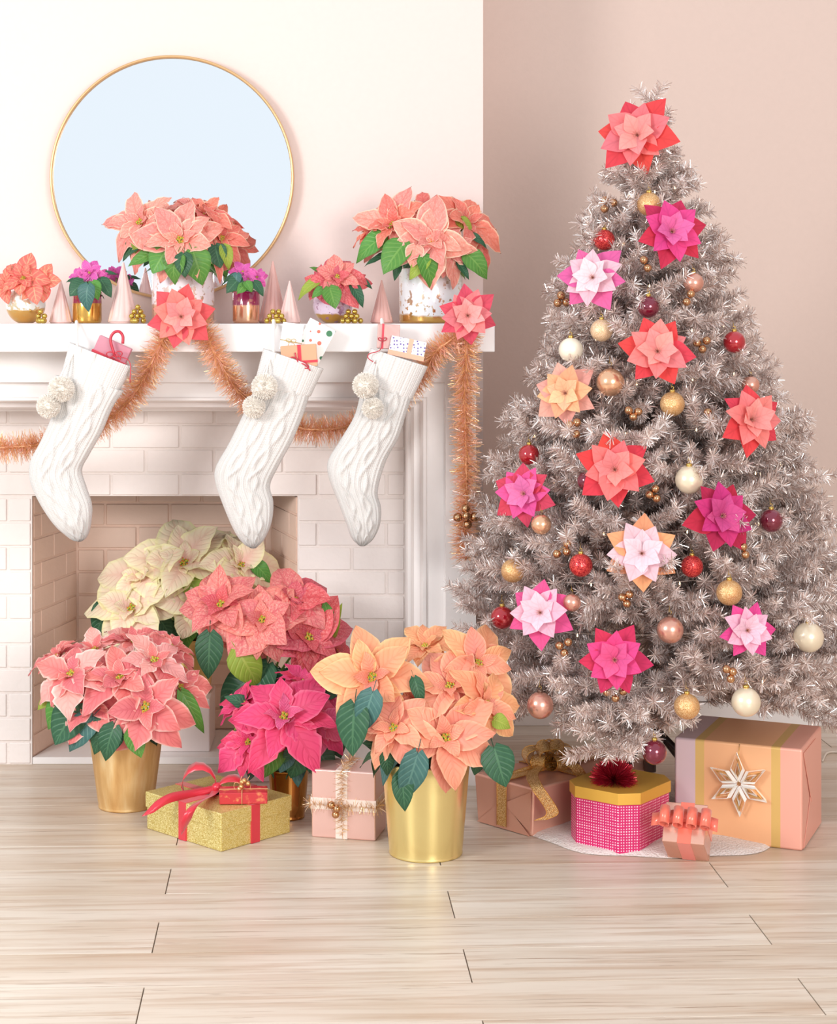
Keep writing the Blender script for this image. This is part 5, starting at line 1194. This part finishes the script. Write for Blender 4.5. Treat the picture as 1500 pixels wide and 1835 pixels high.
# ------------------------------------------------------------------ little gifts in the stockings
def tilt_box(px, py, d, wpx, hpx, dep, deg, mat, label, bev=.0015, yaw=0):
    k_ = d/F; c = W(px, py, d); w, h = wpx*k_, hpx*k_; mt = Matrix.Translation(c) @ Matrix.Rotation(math.radians(-deg), 4, 'Y') @ Matrix.Rotation(math.radians(yaw), 4, 'Z') @ Matrix.Translation((-w/2, -dep/2, -h/2))
    t = thing('gift_box', c-Vector((0, 0, h/2)), label, 'gift box', 'small gifts in the stockings'); box_on(t, 'box', mt, (0, 0, 0), (w, dep, h), mat, bev); return t, mt, w, h
def printed(name, base, fig, scale, r, fig2=None):
    k = N(name); v = coords(k, 'Object', (scale, scale, scale)); vo = k.n('ShaderNodeTexVoronoi', i_Scale=1.0); vo.inputs['Randomness'].default_value = .35; k.l(v, vo.inputs['Vector'])
    c = k.mix(k.math('LESS_THAN', vo.outputs['Distance'], r), hexc(base), hexc(fig))
    if fig2: sp = k.n('ShaderNodeSeparateColor'); k.l(vo.outputs['Color'], sp.inputs[0]); c = k.mix(k.math('MULTIPLY', k.math('GREATER_THAN', sp.outputs[0], .62), k.math('LESS_THAN', vo.outputs['Distance'], r*1.3)), c, hexc(fig2))
    k.l(c, k.p.inputs['Base Color']); k.p.inputs['Roughness'].default_value = .5; return k.m
M_dot = printed('white_paper_purple_dots', '#fbf8fa', '#6f60a8', 105, .27)
M_kraft = foil('kraft_copper_paper', '#d9a583', .4, .35, .001, 20); M_rcord = satin('red_cord', '#c2233b', .35); M_goldcord = plain('gold_cord', '#cdb67d', .4, .5)
def bowties(t, c, r, mat, th=.0016, loops=((-1, .2), (1, .1)), tails=((-.6, -1.0), (.8, -.9))):
    m = MB(); c = Vector(c)
    for (a, b) in loops: m.tube([c+Vector((a*r*(1-math.cos(q))/2, -.002*math.sin(q), b*r*(1-math.cos(q))/2+r*.35*math.sin(q))) for q in [i*2*math.pi/12 for i in range(13)]], th, 6)
    for (a, b) in tails: m.tube(spline([c, c+Vector((a*r*.5, -.004, b*r*.25)), c+Vector((a*r, -.002, b*r))], 5), th, 6)
    m.ball(c, th*2.2, 6, 8); return m.build('bow', mat, t)
k = N('pink_gauze'); k.p.inputs['Base Color'].default_value = hexc('#d98da0'); k.p.inputs['Roughness'].default_value = .6
tb = k.n('ShaderNodeBsdfTransparent'); mx = k.n('ShaderNodeMixShader'); mx.inputs[0].default_value = .3; k.l(k.p.outputs[0], mx.inputs[1]); k.l(tb.outputs[0], mx.inputs[2]); k.l(mx.outputs[0], k.out.inputs[0])
t, mt, w, h = tilt_box(200, 632, DSK+.006, 62, 42, .030, -24, k.m, 'pink gauze covered gift with a looped red cord in the leftmost stocking')
m = MB(); m.box((-.003, -.003, h*.22), (w+.003, .033, h*.22+.008), mt); m.build('trim', M_rcord, t, smooth=False)
d = DSK-.028; m = MB(); m.tube(spline([W(205, 636, d), W(198, 610, d), W(203, 597, d), W(213, 594, d), W(220, 602, d), W(220, 616, d)], 5), .0042, 8); m.build('looped_cord', M_rcord, t)
bowties(t, W(205, 636, d), .022, M_rcord, .0018, ((-1, .1), (1, .2), (.8, -.5)), ()); m = MB(); m.tube(spline([W(203, 637, d), W(183, 650, d), W(176, 676, d)], 6), .0014, 6); m.tube(spline([W(207, 637, d), W(232, 648, d), W(233, 686, d)], 6), .0014, 6); m.build('cord_tail', M_rcord, t)
# middle stocking
t, mt, w, h = tilt_box(562, 614, DSK+.018, 52, 74, .022, -28, printed('white_paper_floral_print', '#fbf8f4', '#ee6f5c', 40, .30, '#3f7a55'), 'white gift printed with coral flowers, at the back of the middle stocking')
t, mt, w, h = tilt_box(523, 604, DSK+.008, 38, 50, .030, -8, M_dot, 'small white gift with purple dots and gold cord in the middle stocking')
m = MB(); m.tube([mt @ Vector((-.001, -.001, h*.36)), mt @ Vector((w+.001, -.001, h*.32))], .0014, 5); m.build('cord', M_goldcord, t); bowties(t, mt @ Vector((w*.5, -.005, h*.36)), .014, M_goldcord, .001)
t, mt, w, h = tilt_box(536, 638, DSK-.008, 64, 40, .030, 4, M_kraft, 'copper kraft gift with a red ribbon in the middle stocking')
m = MB(); m.box((w*.47, -.0012, -.001), (w*.47+.010, .031, h+.001), mt); m.box((-.0014, -.0018, h*.18), (w+.0014, .0316, h*.18+.007), mt); m.build('ribbon', M_satred, t, smooth=False)
bowties(t, mt @ Vector((w*.5, -.006, h*.2)), .024, M_rcord, .002, ((-1, .5), (1.1, -.5), (-.9, -.1)), ((-.5, 1.2), (1.3, -.9)))
# right stocking
t, mt, w, h = tilt_box(696, 603, DSK+.008, 40, 44, .026, -3, foil('dusty_pink_foil', '#c9a09a', .3, .6, .002, 20), 'dusty pink foil gift with a red cord, behind in the rightmost stocking')
m = MB(); m.box((w*.2, -.0012, -.001), (w*.2+.006, .027, h+.001), mt); m.build('ribbon', M_rcord, t, smooth=False)
d = DSK-.03; bowties(t, mt @ Vector((w*.25, -.006, h*.35)), .012, M_rcord, .0014, ((-1, .3), (1, .3)), ()); m = MB(); m.tube(spline([W(686, 612, DSK-.012), W(680, 628, d), W(662, 634, d), W(660, 642, d), W(673, 651, d)], 6), .0014, 6); m.build('cord_tail', M_rcord, t)
t, mt, w, h = tilt_box(730, 624, DSK-.004, 64, 34, .030, -12, M_dot, 'white gift with purple dots and a copper ribbon in the rightmost stocking')
m = MB(); m.box((w*.5, -.0012, -.001), (w*.5+.013, .031, h+.001), mt); m.box((-.0014, -.0018, -.0006), (w+.0014, .0316, h*.25), mt); m.build('ribbon', satin('copper_ribbon', '#eda98c', .25), t, smooth=False)

# cable on the floor at the right
m = MB(); m.tube(spline([FL(1474, 1366)+Vector((0, 0, .004)), FL(1482, 1352)+Vector((0, 0, .004)), FL(1500, 1350)+Vector((0, 0, .004)), FL(1540, 1356)+Vector((0, 0, .004)), FL(1600, 1340)+Vector((0, 0, .004))], 6), .0032, 8)
o = m.build('power_cable', plain('clear_cable', '#d9cdbf', .35)); tag(o, 'thin pale cable lying on the floor behind the big peach gift', 'cable')
